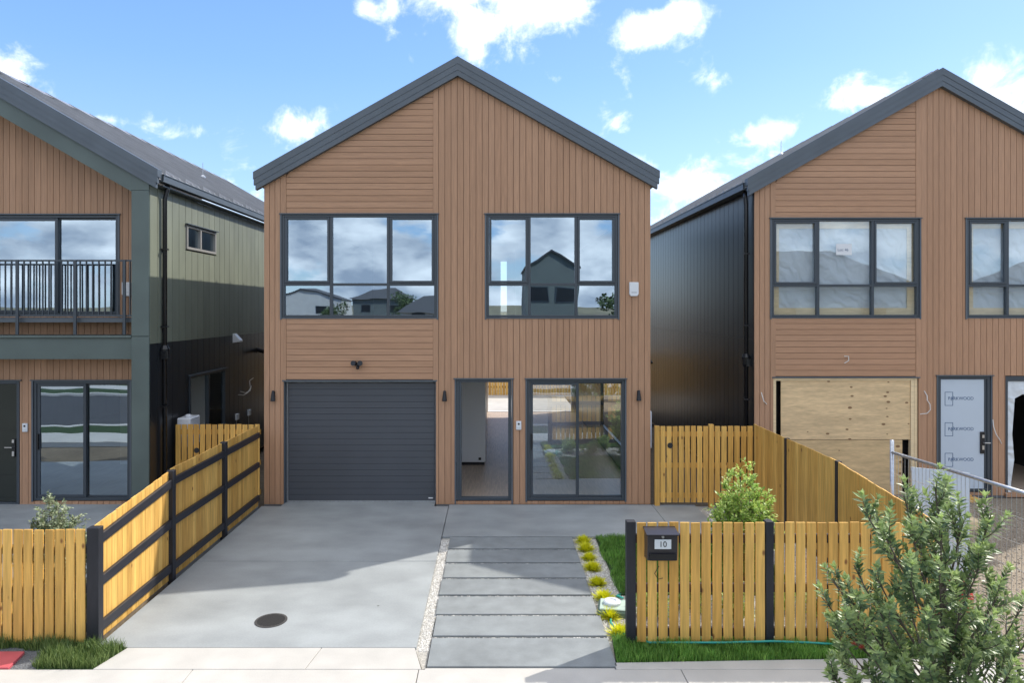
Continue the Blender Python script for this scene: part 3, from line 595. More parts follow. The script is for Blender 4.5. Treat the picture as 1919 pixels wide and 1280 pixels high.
# ------------------------------------------------------------------ left house
def left_house():
    F0 = 12.8; FF = 12.18; F1 = 24.9; XW = -6.15; XE = -5.965; XR = -9.75; ZRr = 8.31; XL = 2 * XR - XE; XWL = 2 * XR - XW; sl = .58
    root = thing('house', (XR, F0, 0), 'gabled house on the left with green framed front, balcony rail and pale green side wall', 'house')
    X = lambda px: (px - CX) / 100.0
    Z = lambda py: (945 - py) / 100.0
    top = lambda u: ZRr - .60 - sl * abs(u - XR)
    US = (X(-120), X(222), Z(592), Z(403)); LS = (X(64), X(244), Z(938), Z(714)); DD = (X(-64), X(37), -.02, Z(714))
    hh = [(h[0] - .012, h[1] + .012, h[2] - .012, h[3] + .012) for h in (US, LS, DD)]
    xa, xb = XWL + .3, XW - .10
    bk = MB(); wallgrid(bk, 'x', xa, xb, .0, 5.6, hh, F0 + .012, F0 + .05); bk.quad8([(xa, 5.6), (xb, 5.6), (xb, top(xb)), (XR, top(XR)), (xa, top(xa))], F0 + .012, F0 + .05); bk.build('wall_backing', M['groove'], root)
    v = MB(); boards_v(v, 'x', xa, xb, 0, top, hh, .118, .008, F0 - .012, F0 + .014); v.build('vertical_cladding', M['cedar_v'], root)
    # side walls
    sw = [(13.62, 15.12, 4.83, 5.38), (13.75, 15.65, 1.0, 2.33)]
    s = MB(); boards_v(s, 'y', FF + .02, F1, .05, lambda u: 3.035, sw, .285, .014, XW - .016, XW + .012, .7); s.build('lower_side_cladding', M['black_clad_and_shade'], root); s = MB(); boards_v(s, 'y', FF + .02, F1, 3.06, lambda u: 5.86, sw, .285, .014, XW - .016, XW + .012, .7)  # lower storey takes the black cladding: its deep shade is put into the colour
    s.build('side_cladding', M['green_clad'], root)
    s = MB(); wallgrid(s, 'y', FF + .25, F1, 0, 5.88, sw, XW - .08, XW - .018); s.box(XW - .02, XW + .016, FF + .02, F1, 3.037, 3.058); s.box(XWL, XWL + .08, FF + .25, F1, 0, 5.88); s.build('side_wall', M['green_clad'], root)
    MB().box(XW - .03, XW + .16, FF + .2, F1, 5.885, 5.905).build('soffit', M['barge'], root)
    # green surround: column, sloping frame, beam
    c = MB(); c.box(XW - .31, XW + .004, FF, FF + .62, 0, 3.165); c.box(XW - .31, XW + .004, FF, FF + .62, 3.173, 5.78); c.build('surround_column', M['green_trim'], root, bevel=.004); MB().box(XWL, XWL + .31, FF, FF + .62, 0, 5.78).build('surround_column', M['green_trim'], root, bevel=.004)
    for side in (-1, 1):
        xe = XR + side * (XW - XR + .004); r = MB()
        zz = lambda u: ZRr - .30 - sl * abs(u - XR)
        xi = XR + side * (XW - .31 - XR)
        P = [(XR, zz(XR)), (xe, zz(xe)), (xe, 5.785), (xi, 5.785), (xi, zz(xi) - .29 if zz(xi) - .29 < 5.785 else 5.785), (XR, zz(XR) - .36)]
        r.quad8([(XR, zz(XR)), (xi, zz(xi)), (xi, 5.76), (XR, ZRr - .645)][::side], FF, FF + .62)
        r.quad8([(xi, zz(xi)), (xe, zz(xe)), (xe, 5.785), (xi, 5.785)][::side], FF + .001, FF + .619)
        r.build('surround_rafter', M['green_trim'], root)
    bm = MB(); bm.box(XWL + .32, XW - .315, FF + .03, F0 - .015, 2.76, 3.14); bm.box(XWL + .32, XW - .315, FF - .01, F0 - .015, 3.145, 3.185); bm.build('surround_beam', M['green_trim'], root, bevel=.003)
    # Juliet rail
    ry = 12.27; rl = MB(); rl.box(XWL + .32, XW - .315, ry - .022, ry + .022, 4.515, 4.545); rl.box(XWL + .32, XW - .315, ry - .018, ry + .018, 3.525, 3.555)
    rail = rl.build('balcony_rail', M['alu'], root)
    bl = MB(); x = XW - .38
    while x > -10.6: bl.box(x - .009, x + .009, ry - .012, ry + .012, 3.556, 4.514); x -= .112
    bl.build('balusters', M['alu'], rail, kind=None)
    for px in (35, 143, 235):
        xx = (px - CX) / F * 12.27; MB().box(xx - .025, xx + .025, ry - .05, ry - .023, 3.2, 4.54).build('rail_post', M['alu'], rail)
    MB().box(XWL + .32, XW - .315, ry + .03, F0 - .02, 3.42, 3.50).build('balcony_ledge', M['barge'], root)
    # windows
    slider(root, US[0], US[1], US[2], US[3], X(105), F0, M['glass_up'], label='upper sliding window behind the balcony rail')
    slider(root, LS[0], LS[1], LS[2], LS[3], X(158), F0, glass('grey_slider_glass', .42, (.6, .62, .62), .5), label='ground storey sliding door')
    d = MB(); frame_rect(d, DD[0], DD[1], DD[2], DD[3], .055, F0 - .01, F0 + .09); fr = d.build('door_frame', M['alu'], root, bevel=.003)
    dd = MB().box(DD[0] + .06, DD[1] - .06, F0 + .02, F0 + .06, .04, DD[3] - .06).build('entry_door', M['ddoor'], root)
    for k in range(5): MB().box(DD[0] + .12, DD[1] - .12, F0 + .015, F0 + .0185, .12 + k * .42, .125 + k * .42).build('door_groove', M['blacksteel'], dd)
    lk = MB().box(DD[1] - .145, DD[1] - .085, F0 - .005, F0 + .0195, .88, 1.22).build('door_lock', M['blacksteel'], dd, bevel=.005)
    h = MB(); h.tube([(DD[1] - .11, F0 - .006, 1.07), (DD[1] - .11, F0 - .06, 1.07), (DD[1] - .24, F0 - .065, 1.07)], .010); h.build('lever_handle', M['steel'], lk)
    MB().box(DD[1] - .135, DD[1] - .095, F0 - .02, F0 - .0052, 1.15, 1.21).build('keypad', M['steel'], dd); MB().box(DD[1] - .135, DD[1] - .095, F0 - .02, F0 - .0052, .9, .99).build('key_cylinder', M['steel'], dd)
    MB().box(DD[0] - .03, DD[1] + .05, F0 - .05, F0 + .01, DD[3] + .004, DD[3] + .022).build('door_flashing', M['barge'], root)
    # side windows (face +x)
    def sidewin(y0, y1, z0, z1, ym, sash):
        m = MB(); w = .05
        xo, xi = XW + .03, XW - .05
        for (a, c, p, q) in ((y0, y0 + w, z0, z1), (y1 - w, y1, z0, z1), (y0 + w, y1 - w, z0, z0 + w), (y0 + w, y1 - w, z1 - w, z1), (ym - .03, ym + .03, z0 + w, z1 - w)): m.box(xi, xo, a, c, p, q)
        f = m.build('side_window_or_added_opening', M['pframe'] if sash else M['alu'], root, bevel=.003)
        MB().box(XW - .03, XW - .026, y0 + w - .01, y1 - w + .01, z0 + w - .01, z1 - w + .01).build('pane', glass('side_glass_' + ('up' if sash else 'down'), .45 if sash else .06, (.85, .87, .85), .3), f)
        MB().box(XW - .01, XW + .07, y0 - .05, y1 + .05, z1 + .004, z1 + .022).build('flashing', M['barge'], f)
    sidewin(13.65, 15.08, 4.86, 5.35, 14.30, True); sidewin(13.78, 15.62, 1.0, 2.30, 14.7, False)
    # interior
    w = MB(); wallgrid(w, 'x', XWL + .1, XW - .1, 0, 5.8, hh, F0 + .06, F0 + .18); w.build('front_wall_lining', M['lining'], root)
    MB().box(XWL + .1, XW - .1, F1 - .1, F1, 0, 5.8).build('rear_wall', M['lining'], root)
    MB().box(XWL + .1, XW - .1, F0 + .19, F1 - .11, -.08, .015).build('ground_storey_floor', M['timberfloor'], root)
    MB().box(XWL + .1, XW - .1, F0 + .19, F1 - .11, 2.62, 2.9).build('upper_storey_floor', M['ceiling'], root)
    MB().box(XWL + .1, XW - .1, F0 + .19, F1 - .11, 5.6, 5.7).build('upper_ceiling', M['ceiling'], root)
    MB().box(XW - 2.6, XW - .6, 16.0, 16.06, .02, 2.6).build('kitchen_partition', M['lining'], root)
    MB().box(XW - .7, XW - .10, 13.7, 16.0, .02, .92).build('kitchen_bench', M['white'], root)
    t = MB(); t.tube([(XW - .35, 14.2, .92), (XW - .35, 14.2, 1.25), (XW - .35, 14.28, 1.33), (XW - .35, 14.38, 1.33), (XW - .35, 14.44, 1.22)], .016); t.build('kitchen_tap', M['blacksteel'], root)
    roof_parts(root, XR, ZRr, XL, XE, FF, F1, sl, barge_h=.33, front=.06)
    return root
left = left_house()

# downpipes (parts of their houses)
def downpipe(root, x, y, ztop, zdiv, xg, yg):
    p = MB(); p.tube([(xg, yg, ztop + .30), (xg, yg, ztop + .18), (x, y, ztop), (x, y, .02)], .042, 12); dp = p.build('downpipe', M['pipe'], root, smooth=True)
    for z in (4.75, 3.32, 1.85): MB().box(x - .055, x + .055, y - .055, y + .055, z, z + .025).build('pipe_bracket', M['blacksteel'], dp)
    q = MB(); q.lathe((x, y, zdiv), [(.045, 0), (.075, .06), (.085, .20), (.05, .27)], 12); q.box(x - .03, x + .11, y - .10, y - .05, zdiv + .02, zdiv + .17); q.build('leaf_diverter', M['pipe'], dp)
downpipe(left, -6.075, 12.62, 5.68, 2.72, -6.03, 12.62)
downpipe(right, 5.035, 13.62, 5.72, 2.50, 5.02, 13.62)

# roof vents
def vent(x, y, z, label):
    v = thing('roof_vent', (x, y, z), label, 'vent')
    MB().lathe((x, y, z), [(.12, 0), (.07, .08), (.05, .16), (.07, .17), (.07, .20), (.02, .24)], 12).build('cowl', M['gal'], v)
    MB().tube([(x, y, z + .24), (x, y, z + .55)], .008, 6).build('rod', M['gal'], v)
vent(-7.45, 17.5, 8.31 - .58 * 2.30 - .12, 'small metal vent on the roof of the left house')
vent(8.74 - 1.5, 17.2, 8.33 - .567 * 1.5 - .12, 'small metal vent behind the roof edge of the right house')

# ------------------------------------------------------------------ fittings on the walls
def wall_light(x, F0, z, label):
    t = thing('wall_light', (x, F0, z), label, 'wall light', 'cone wall lights')
    MB().box(x - .025, x + .025, F0 - .03, F0 - .013, z - .06, z + .08).build('bracket', M['blacksteel'], t)
    MB().lathe((x, F0 - .065, z - .10), [(.045, 0), (.047, .01), (.020, .19), (.018, .195)], 14).build('shade', M['blacksteel'], t)
wall_light(UM(513.5), FM, ZM(741), 'black cone wall light left of the charcoal garage door')
wall_light(UM(833.5), FM, ZM(741), 'black cone wall light between the garage door and the open entrance')
wall_light(UM(1196), FM, ZM(740), 'black cone wall light right of the big sliding door')
def intercom(x, z, label):
    t = thing('video_intercom', (x, FM, z), label, 'intercom')
    MB().box(x - .048, x + .048, FM - .045, FM - .013, z - .08, z + .08).build('housing', M['white'], t, bevel=.006)
    MB().lathe((0, 0, 0), [(.02, 0), (.02, .01)], 12).v
    c = MB(); c.quad8([(x + .018 * math.cos(w), z + .03 + .018 * math.sin(w)) for w in [i * math.pi / 6 for i in range(12)]], FM - .052, FM - .0455); c.build('lens', M['ink'], t)
    MB().box(x - .025, x + .025, FM - .049, FM - .0455, z - .055, z - .02).build('call_button', M['plate'], t)
intercom(UM(972), ZM(797), 'white door intercom beside the open entrance of the middle house')
intercom((49 - CX) / 100, ZM(801), 'white door intercom between the doors of the left house')
def siren(x, z, label):
    t = thing('alarm_box', (x, FM, z), label, 'alarm box')
    q = MB(); pts = [(x - .085, z + .13), (x + .085, z + .13), (x + .085, z - .09), (x + .06, z - .13), (x - .06, z - .13), (x - .085, z - .09)]
    q.quad8(pts, FM - .07, FM - .013); q.build('housing', M['white'], t, bevel=.006)
    MB().box(x - .05, x + .05, FM - .073, FM - .0705, z - .07, z - .05).build('grille', M['gal'], t)
siren(UM(1187), ZM(542), 'white alarm box high on the right of the middle house')
siren((240 - CX) / 100, ZM(542), 'white alarm box behind the balcony rail of the left house')
fl = thing('security_floodlight', (UM(671), FM, ZM(682)), 'black twin security floodlight above the garage door', 'floodlight')
x, z = UM(671), ZM(682)
MB().lathe((x, FM - .05, z - .03), [(.045, 0), (.05, .02), (.045, .06)], 14).build('mount', M['blacksteel'], fl)
for s in (-1, 1):
    MB().tube([(x + s * .04, FM - .07, z + .01), (x + s * .065, FM - .15, z + .025 - .0)], .045, 12, r2=.05).build('lamp_head', M['blacksteel'], fl)
MB().tube([(x + .01, FM - .07, z - .03), (x + .01, FM - .10, z - .085)], .028, 10).build('motion_sensor', M['ink'], fl)
# things on the left house's side wall
XS = -6.15
t = thing('security_camera', (XS, 17.7, 2.58), 'black security camera on the side wall of the left house', 'camera')
MB().box(XS, XS + .03, 17.65, 17.77, 2.52, 2.66).build('mount', M['blacksteel'], t); MB().tube([(XS + .03, 17.7, 2.6), (XS + .22, 17.62, 2.56)], .05, 10).build('body', M['blacksteel'], t)
t = thing('vent_hood', (XS, 16.2, 2.9), 'white slanted vent hood on the side wall of the left house', 'vent')
MB().quad8([(XS, 3.06), (XS + .04, 3.06), (XS + .17, 2.92), (XS + .17, 2.88), (XS, 2.88)], 16.1, 16.28).build('hood', M['white'], t); MB().box(XS, XS + .02, 16.06, 16.32, 2.86, 3.08).build('flange', M['white'], t)
def cable(pts, label, r=.009):
    MB().tube(pts, r, 6).build('loose_cable', M['wire'], label=label, cat='cable', group=None)
cable([(XS + .01, 16.4, 1.60), (XS + .07, 16.6, 1.56), (XS + .09, 16.85, 1.60), (XS + .08, 17.05, 1.68), (XS + .04, 17.1, 1.86), (XS + .10, 17.2, 1.92)], 'white cable ends curling out of the side wall of the left house')
cable([(XS + .01, 16.55, 1.66), (XS + .07, 16.75, 1.60), (XS + .09, 17.0, 1.62), (XS + .05, 17.2, 1.72)], 'lower white cable end on the side wall of the left house')
for (y, z, lb) in ((16.3, 1.06, 'small white outdoor socket low on the side wall of the left house'), (17.1, 1.04, 'white isolator switch on conduit near the back of the left house wall')):
    t = thing('outdoor_socket', (XS, y, z), lb, 'socket'); MB().box(XS, XS + .06, y - .07, y + .07, z - .05, z + .10).build('cover', M['white'], t, bevel=.01); MB().box(XS, XS + .02, y - .012, y + .012, z - .6, z - .05).build('conduit', M['gal'], t)
t = thing('heat_pump', (-5.88, 13.35, 0), 'white outdoor heat pump unit behind the fence beside the left house', 'heat pump')
MB().box(-6.08, -5.82, 13.1, 13.55, 1.0, 1.56).build('casing', M['white'], t, bevel=.02); MB().box(-6.08, -5.84, 13.15, 13.2, .0, .99).build('stand', M['gal'], t); MB().box(-6.08, -5.84, 13.45, 13.5, .0, .99).build('stand', M['gal'], t)
MB().lathe((-5.95, 13.32, 1.56), [(.06, 0), (.06, .03), (.03, .045)], 10).build('cap', M['white'], t)
t = thing('gas_water_heater', (3.03, 13.6, .9), 'white water heater casing peeping out behind the right corner of the middle house', 'water heater')
MB().box(2.945, 3.10, 13.35, 13.85, .9, 1.68).build('casing', M['white'], t, bevel=.04)
t = thing('security_camera', (2.95, 13.0, 2.7), 'small black camera on the right corner of the middle house', 'camera')
MB().box(2.942, 2.97, 12.96, 13.06, 2.63, 2.75).build('mount', M['blacksteel'], t); MB().tube([(2.96, 13.0, 2.69), (3.0, 12.95, 2.63)], .03, 8).build('body', M['blacksteel'], t)
# loose cables on the right house
def rp(px, py, Y): return ((px - CX) / F * Y, HC - (py - HZ) / F * Y)
def rcable(pp, label):
    out = []
    for i, (a, c) in enumerate(pp):
        x, z = rp(a, c, FR - .05); out.append((x, FR - .016 - .05 * math.sin(math.pi * i / (len(pp) - 1)), z))
    cable(out, label, .009)
rcable([(1428, 736), (1429, 745), (1431, 752), (1438, 758)], 'white cable end left of the boarded garage opening')
rcable([(1734, 733), (1738, 742), (1737, 750), (1742, 758), (1743, 768), (1738, 775), (1726, 777)], 'curly white cable between the boarded garage and the film covered door')
rcable([(1863, 787), (1862, 800), (1866, 815), (1874, 825), (1879, 832)], 'white cable hanging between the film covered door and the open doorway')
rcable([(1584, 668), (1590, 668), (1590, 676), (1584, 681)], 'short white cable hook above the boarded garage opening')
# paper notice in the right house's window
x, z = rp(1583, 467, FR)
t = thing('paper_notice', (x, FR, z), 'white paper notice stuck in the middle pane of the filmed window', 'notice')
MB().box(x - .155, x + .155, FR + .028, FR + .031, z - .11, z + .11).build('sheet', M['white'], t)
text_mesh('Lot: 46', .075, (x - .02, FR + .0265, z - .01), M['blueink'], t, extrude=.0005)

# ------------------------------------------------------------------ fences
PAL = M['pal_v']
def run_panel(root, axis, a, b_, t0, t1, zb, zt, pitch, gap, name='paling_panel'):
    """palings between a and b along axis; zt may be a pair (height at a, height at b)"""
    m = MB(); n = max(1, round((b_ - a) / pitch)); p = (b_ - a) / n; za, zc = zt if isinstance(zt, tuple) else (zt, zt)
    for i in range(n):
        u0, u1 = a + i * p + gap / 2, a + (i + 1) * p - gap / 2; f0, f1 = (u0 - a) / (b_ - a), (u1 - a) / (b_ - a); j = rnd(-.004, .004); k = rnd(-.003, .003)
        m.quad8([(u0, zb), (u1, zb), (u1 + k, za + (zc - za) * f1 + j), (u0 + k, za + (zc - za) * f0 + j)], t0 + rnd(0, .003), t1, axis, rnd())
    return m.build(name, PAL, root)
def rail(root, axis, a, b_, t0, t1, za, zb, h=.09, m='frail'):
    return MB().quad8([(a, za), (b_, zb), (b_, zb + h), (a, za + h)], t0, t1, axis).build('rail', M[m], root, bevel=.003)
def post(root, x, y, zt, w=.09, d=.09, m='fblack'):
    o = MB().box(x - w / 2, x + w / 2, y - d / 2, y + d / 2, -.08, zt).build('post', M[m], root, bevel=.004); return o
# drive fence, left
XF = -4.335
fn = thing('timber_fence', (XF, 10, 0), 'yellow pine fence with black rails running down the left of the driveway', 'fence')
ys = [7.50, 9.27, 11.08, 12.74]
for i, (a, c) in enumerate(zip(ys, ys[1:])):
    zt = (1.27, 1.46) if i == 0 else 1.48
    run_panel(fn, 'y', a + .03, c, XF - .075, XF - .055, -.02, zt, .108, .005)
    e = .045
    if i == 0:
        for z0, z1 in ((1.05, 1.24), (.58, .70), (.08, .10)): rail(fn, 'y', a + e, c - e, XF - .052, XF - .010, z0, z1, .11)
    else:
        for z0 in (1.26, .71, .10): rail(fn, 'y', a + e, c - e, XF - .052, XF - .010, z0, z0, .10)
post(fn, XF - .04, 9.27, 1.47); post(fn, XF - .04, 11.08, 1.50)
# street fence, left
fs_ = thing('timber_fence', (-7, 7.48, 0), 'pine paling fence facing the street in front of the left house', 'fence')
post(fs_, -4.375, 7.50, 1.265, .13, .10)
x = -4.445
run_panel(fs_, 'x', -8.9, x, 7.44, 7.46, .02, 1.25, .115, .020)
for z0 in (.98, .55, .12): rail(fs_, 'x', -8.9, x, 7.462, 7.51, z0, z0, .09)
# street fence, right
fr_ = thing('timber_fence', (3.2, 7.48, 0), 'pine paling fence with the letterbox facing the street', 'fence')
px0 = [1.50, 3.01, 4.88]
post(fr_, 1.50, 7.48, 1.34, .10, .09); post(fr_, 3.01, 7.48, 1.34, .085, .09); post(fr_, 4.86, 7.48, 1.34, .09, .09)
run_panel(fr_, 'x', 1.553, 2.965, 7.435, 7.455, .03, 1.33, .114, .021); run_panel(fr_, 'x', 3.055, 4.81, 7.435, 7.455, .03, 1.33, .114, .021)
for a, c in ((1.552, 2.966), (3.054, 4.812)):
    for z0 in (1.10, .56, .08): rail(fr_, 'x', a, c, 7.457, 7.50, z0, z0, .095, 'fblack')
# side fence, right
XG = 4.87
fg = thing('timber_fence', (XG, 10, 0), 'close boarded pine fence between the garden and the gravel building site', 'fence')
yy = [7.56, 9.66, 11.35, 12.78]
for i, (a, c) in enumerate(zip(yy, yy[1:])):
    zt = (1.33, 1.50) if i == 0 else 1.51
    run_panel(fg, 'y', a + .04, c - .04, XG - .02, XG, .04, zt, .104, .004)
    for z0 in (.14, .70, 1.24 if i else 1.12): rail(fg, 'y', a, c, XG + .002, XG + .05, z0, z0, .09)
post(fg, XG + .005, 9.66, 1.51, .07, .07); post(fg, XG + .005, 11.35, 1.51, .07, .07)
# gate and return beside the middle house, right
ga = thing('timber_gate', (3.6, 12.72, 0), 'pine gate with a round black hole beside the middle house', 'gate')
run_panel(ga, 'x', 3.09, 4.00, 12.69, 12.71, .06, 1.48, .115, .024)
for z0 in (.14, .70, 1.28): rail(ga, 'x', 3.10, 3.99, 12.712, 12.75, z0, z0, .09, 'rail_pine') if False else MB().box(3.10, 3.99, 12.712, 12.75, z0, z0 + .09).build('rail', PAL, ga)
x, z = 3.28, 1.12
MB().quad8([(x + .052 * math.cos(w), z + .052 * math.sin(w)) for w in [i * math.pi / 10 for i in range(20)]], 12.684, 12.7105).build('latch_hole', M['ink'], ga)
gb = thing('timber_fence', (4.4, 12.72, 0), 'short pine fence panel joining the gate to the garden corner', 'fence')
MB().box(3.0, 3.085, 12.68, 12.76, -.05, 1.48).build('post', PAL, gb); MB().box(4.005, 4.09, 12.675, 12.76, -.05, 1.51).build('post', PAL, gb)
run_panel(gb, 'x', 4.10, 4.83, 12.69, 12.71, .06, 1.48, .118, .026)
for z0 in (.14, .70, 1.28): MB().box(4.10, 4.83, 12.712, 12.75, z0, z0 + .09).build('rail', PAL, gb)
# gate between left house and middle house
gl_ = thing('timber_fence', (-5.2, 12.95, 0), 'pine paling fence closing the gap between the left and middle houses', 'fence')
run_panel(gl_, 'x', -6.03, -4.42, 12.93, 12.95, .06, 1.47, .118, .022)
for z0 in (.14, .70, 1.28): MB().box(-6.03, -4.42, 12.952, 12.99, z0, z0 + .09).build('rail', PAL, gl_)
x, z = -5.62, .98
MB().quad8([(x + .05 * math.cos(w), z + .05 * math.sin(w)) for w in [i * math.pi / 10 for i in range(20)]], 12.924, 12.951).build('latch_hole', M['ink'], gl_)
# back fence seen through the middle house
bf = thing('timber_fence', (0, 29, 0), 'back garden fence seen through the house from the entry', 'fence')
run_panel(bf, 'x', -6, 7, 29.0, 29.02, .0, 1.8, .12, .02)
for z0 in (.3, 1.4): rail(bf, 'x', -6, 7, 29.022, 29.07, z0, z0)
st(MB().box(-4.3, 2.94, 24.32, 29, -.12, .0), 'rear_patio', M['path'])

# letterbox
x0, x1, z0, z1 = 1.64, 1.96, .96, 1.265; yb = 7.434
lb = thing('letterbox', ((x0 + x1) / 2, yb, z0), 'black steel letterbox numbered 10 fixed to the street fence', 'letterbox')
MB().quad8([(yb, z0), (yb - .15, z0 + .012), (yb - .17, z1 - .02), (yb, z1 + .01)], x0, x1, 'y').build('body', M['letter'], lb, bevel=.004)
MB().quad8([(yb, z1 + .014), (yb - .19, z1 - .016), (yb - .19, z1 - .004), (yb, z1 + .028)], x0 - .015, x1 + .01, 'y').build('lid', M['letter'], lb)
MB().box(x0 + .02, x1 - .02, yb - .175, yb - .160, z0 + .02, z0 + .09).build('newspaper_slot', M['blacksteel'], lb)
xc, zc = (x0 + x1) / 2 - .0, 1.155
pl = MB().box(xc - .088, xc + .088, yb - .1765, yb - .168, zc - .05, zc + .05).build('number_plate', M['plate'], lb)
text_mesh('10', .085, (xc, yb - .178, zc - .001), M['ink'], pl, 'house_number')
MB().tube([(xc, yb - .165, zc + .078), (xc, yb - .18, zc + .078)], .014, 12).build('lock', M['steel'], lb)
cable_ = MB().tube([(xc + .0, 7.43, .86), (xc - .05, 7.425, .78), (xc - .01, 7.42, .72), (xc + .04, 7.425, .73)], .004, 5)
cable_.build('loose_wire', M['ink'], label='thin dark wire curling below the letterbox', cat='wire')

# temporary site fence
tf = thing('temporary_fence', (5.3, 7.9, 0), 'galvanised wire mesh site fence leading back along the gravel', 'fence')
P0, P1 = Vector((5.22, 8.95, 0)), Vector((5.52, 5.9, 0))
def lp(f, z): p = P0.lerp(P1, f); return (p.x, p.y, z)
MB().tube([lp(0, -.02), lp(0, 1.94)], .024, 10).build('post', M['gal'], tf, smooth=True); MB().tube([lp(1, -.02), lp(1, 1.94)], .024, 10).build('post', M['gal'], tf, smooth=True)
MB().tube([lp(0, 1.78), lp(1, 1.78)], .021, 10).build('top_rail', M['gal'], tf, smooth=True); MB().tube([lp(0, .15), lp(1, .15)], .021, 10).build('bottom_rail', M['gal'], tf, smooth=True)
w = MB()
for i in range(1, 50): w.tube([lp(i / 50, .15), lp(i / 50, 1.78)], .0026, 4, caps=False)
for k in range(1, 6): w.tube([lp(0, .15 + k * .272), lp(1, .15 + k * .272)], .0026, 4, caps=False)
w.build('wire_mesh', M['gal'], tf)
# white sheet and loose board
sh = thing('white_board', (6.1, 9.3, 0), 'plain white sheet leaning behind the site fence', 'board')
MB().quad8([(5.78, 0.0), (6.50, 0.0), (6.50, 1.42), (5.70, 1.50)], 9.32, 9.335).build('sheet', M['doorfilm'], sh)
wb = MB(); wb.box(8.75, 9.25, 13.0, 13.12, -.03, .05); wb.box(8.70, 9.20, 13.14, 13.28, .0, .07); wb.build('timber_offcut', M['pal_v'], label='orange timber offcuts lying below the film covered door', cat='timber')
rb = MB(); random.seed(5)
rb.lathe((5.62, 8.3, -.03), [(.10, 0), (.17, .04), (.18, .22), (.13, .38), (.06, .46)], 10); o = rb.build('sandbag', M['red'], smooth=True, label='red weight bag slumped at the foot of the site fence', cat='sandbag')
MB().box(6.9, 8.2, 11.4, 11.9, -.03, .10).build('timber_pallet', M['pine'], label='low pale timber lying on the gravel near the open doorway', cat='pallet')

# ------------------------------------------------------------------ pavers
rows = [(10.44, 10.94), (9.87, 10.37), (9.31, 9.81), (8.75, 9.25), (8.19, 8.69), (7.65, 8.14), (6.99, 7.59)]
names = ['first concrete paver of the path, nearest the house', 'second concrete paver from the house', 'third concrete paver from the house', 'fourth and middle concrete paver of the path',
         'third concrete paver from the street', 'second concrete paver from the street', 'deepest concrete paver, right at the street end of the path']
random.seed(3)
for (a, c), lb_ in zip(rows, names):
    j = rnd(-.01, .01)
    MB().box(-.69 + j, 1.26 + j, a, c, -.09, .0, rnd()).build('paver', M['paver'], bevel=.004, label=lb_, cat='paver', group='stepping pavers of the front path')

# stones
def stones(name, m, areas, n, smin, smax, seed, z, tag_kind='stuff', avoid=None):
    random.seed(seed); b = MB(); tot = sum((x1 - x0) * (y1 - y0) for x0, x1, y0, y1 in areas)
    for (x0, x1, y0, y1) in areas:
        for _ in range(int(n * (x1 - x0) * (y1 - y0) / tot)):
            x, y = rnd(x0, x1), rnd(y0, y1)
            if avoid and avoid(x, y): continue
            s = rnd(smin, smax); a = rnd(0, 6.28); q = rnd(.6, 1)
            c, d = math.cos(a), math.sin(a)
            pts = [(s, 0), (.3 * s, .8 * s * q), (-.8 * s, .5 * s * q), (-.7 * s, -.6 * s * q), (.4 * s, -.75 * s * q)]
            zt = z + s * rnd(.5, 1.0)
            vs = [(x + p * c - w_ * d, y + p * d + w_ * c, z + .15 * s) for p, w_ in pts] + [(x + .55 * (p * c - w_ * d), y + .55 * (p * d + w_ * c), zt) for p, w_ in pts]
            b.add(vs, [(5, 6, 7, 8, 9)] + [(i, (i + 1) % 5, 5 + (i + 1) % 5, 5 + i) for i in range(5)], rnd())
    b.build(name, m, kind=tag_kind)
strips = [(-.835, -.695, 7.35, 10.9)] + [(-.70, 1.28, c, a2) for (a2, _), (_, c) in zip(rows, rows[1:])] + [(-.76, 1.27, 6.955, 6.99)]
stones('pebbles', M['chip'], [(-.835, -.695, 7.35, 10.9)], 3800, .007, .014, 1, -.037)
stones('gap_pebbles', M['chip'], strips[1:], 5200, .008, .016, 12, -.064)
stones('paver_edge_pebbles', M['chip'], [(-.69, 1.28, c_ - .0, c_ + .03) for (_, c_) in rows[1:]], 3000, .007, .015, 13, -.020)
stones('white_chips', M['chip'], [(1.27, 1.62, 7.55, 10.95), (1.62, 4.82, 7.62, 8.80)], 8500, .008, .017, 2, -.042)
stones('gravel', M['gravst'], [(5.0, 9.5, 6.95, 13.0)], 9000, .010, .026, 4, -.034)
stones('garden_chips', M['chip'], [(4.0, 4.84, 8.8, 12.6), (3.76, 4.0, 11, 12.6)], 2200, .01, .02, 8, -.042)

# grass
def blades(name, m, poly_fn, bx, n, h0, h1, seed, z=-.02, w=.0035):
    random.seed(seed); b = MB(); k = 0
    while k < n:
        x, y = rnd(bx[0], bx[1]), rnd(bx[2], bx[3])
        if not poly_fn(x, y): continue
        k += 1; h = rnd(h0, h1) * (.75 + .5 * abs(math.sin(x * 5.1 + math.sin(y * 7)))); a = rnd(0, 6.28); l = h * rnd(.1, .6); da = rnd(0, 6.28); c, s = math.cos(a) * w, math.sin(a) * w
        lx, ly = math.cos(da) * l, math.sin(da) * l
        b.add([(x - c, y - s, z), (x + c, y + s, z), (x + c * .7 + lx * .4, y + s * .7 + ly * .4, z + h * .6), (x - c * .7 + lx * .4, y - s * .7 + ly * .4, z + h * .6), (x + lx, y + ly, z + h)], [(0, 1, 2, 3), (3, 2, 4)], rnd() ** 1.5)
    b.build(name, m, kind='stuff')
blades('lawn_grass', M['blade'], lambda x, y: y > 8.8 + .15 * math.sin(x * 9) * .3 and x > 1.62 + .05 * math.sin(y * 6), (1.6, 4.0, 8.78, 11.0), 26000, .04, .085, 21)
blades('verge_grass', M['blade'], lambda x, y: y > 7.06 + (x - 1.3) * .034 and x > 1.27 + (y - 7.06) * .1, (1.24, 5.1, 7.04, 7.58), 17000, .045, .11, 22)
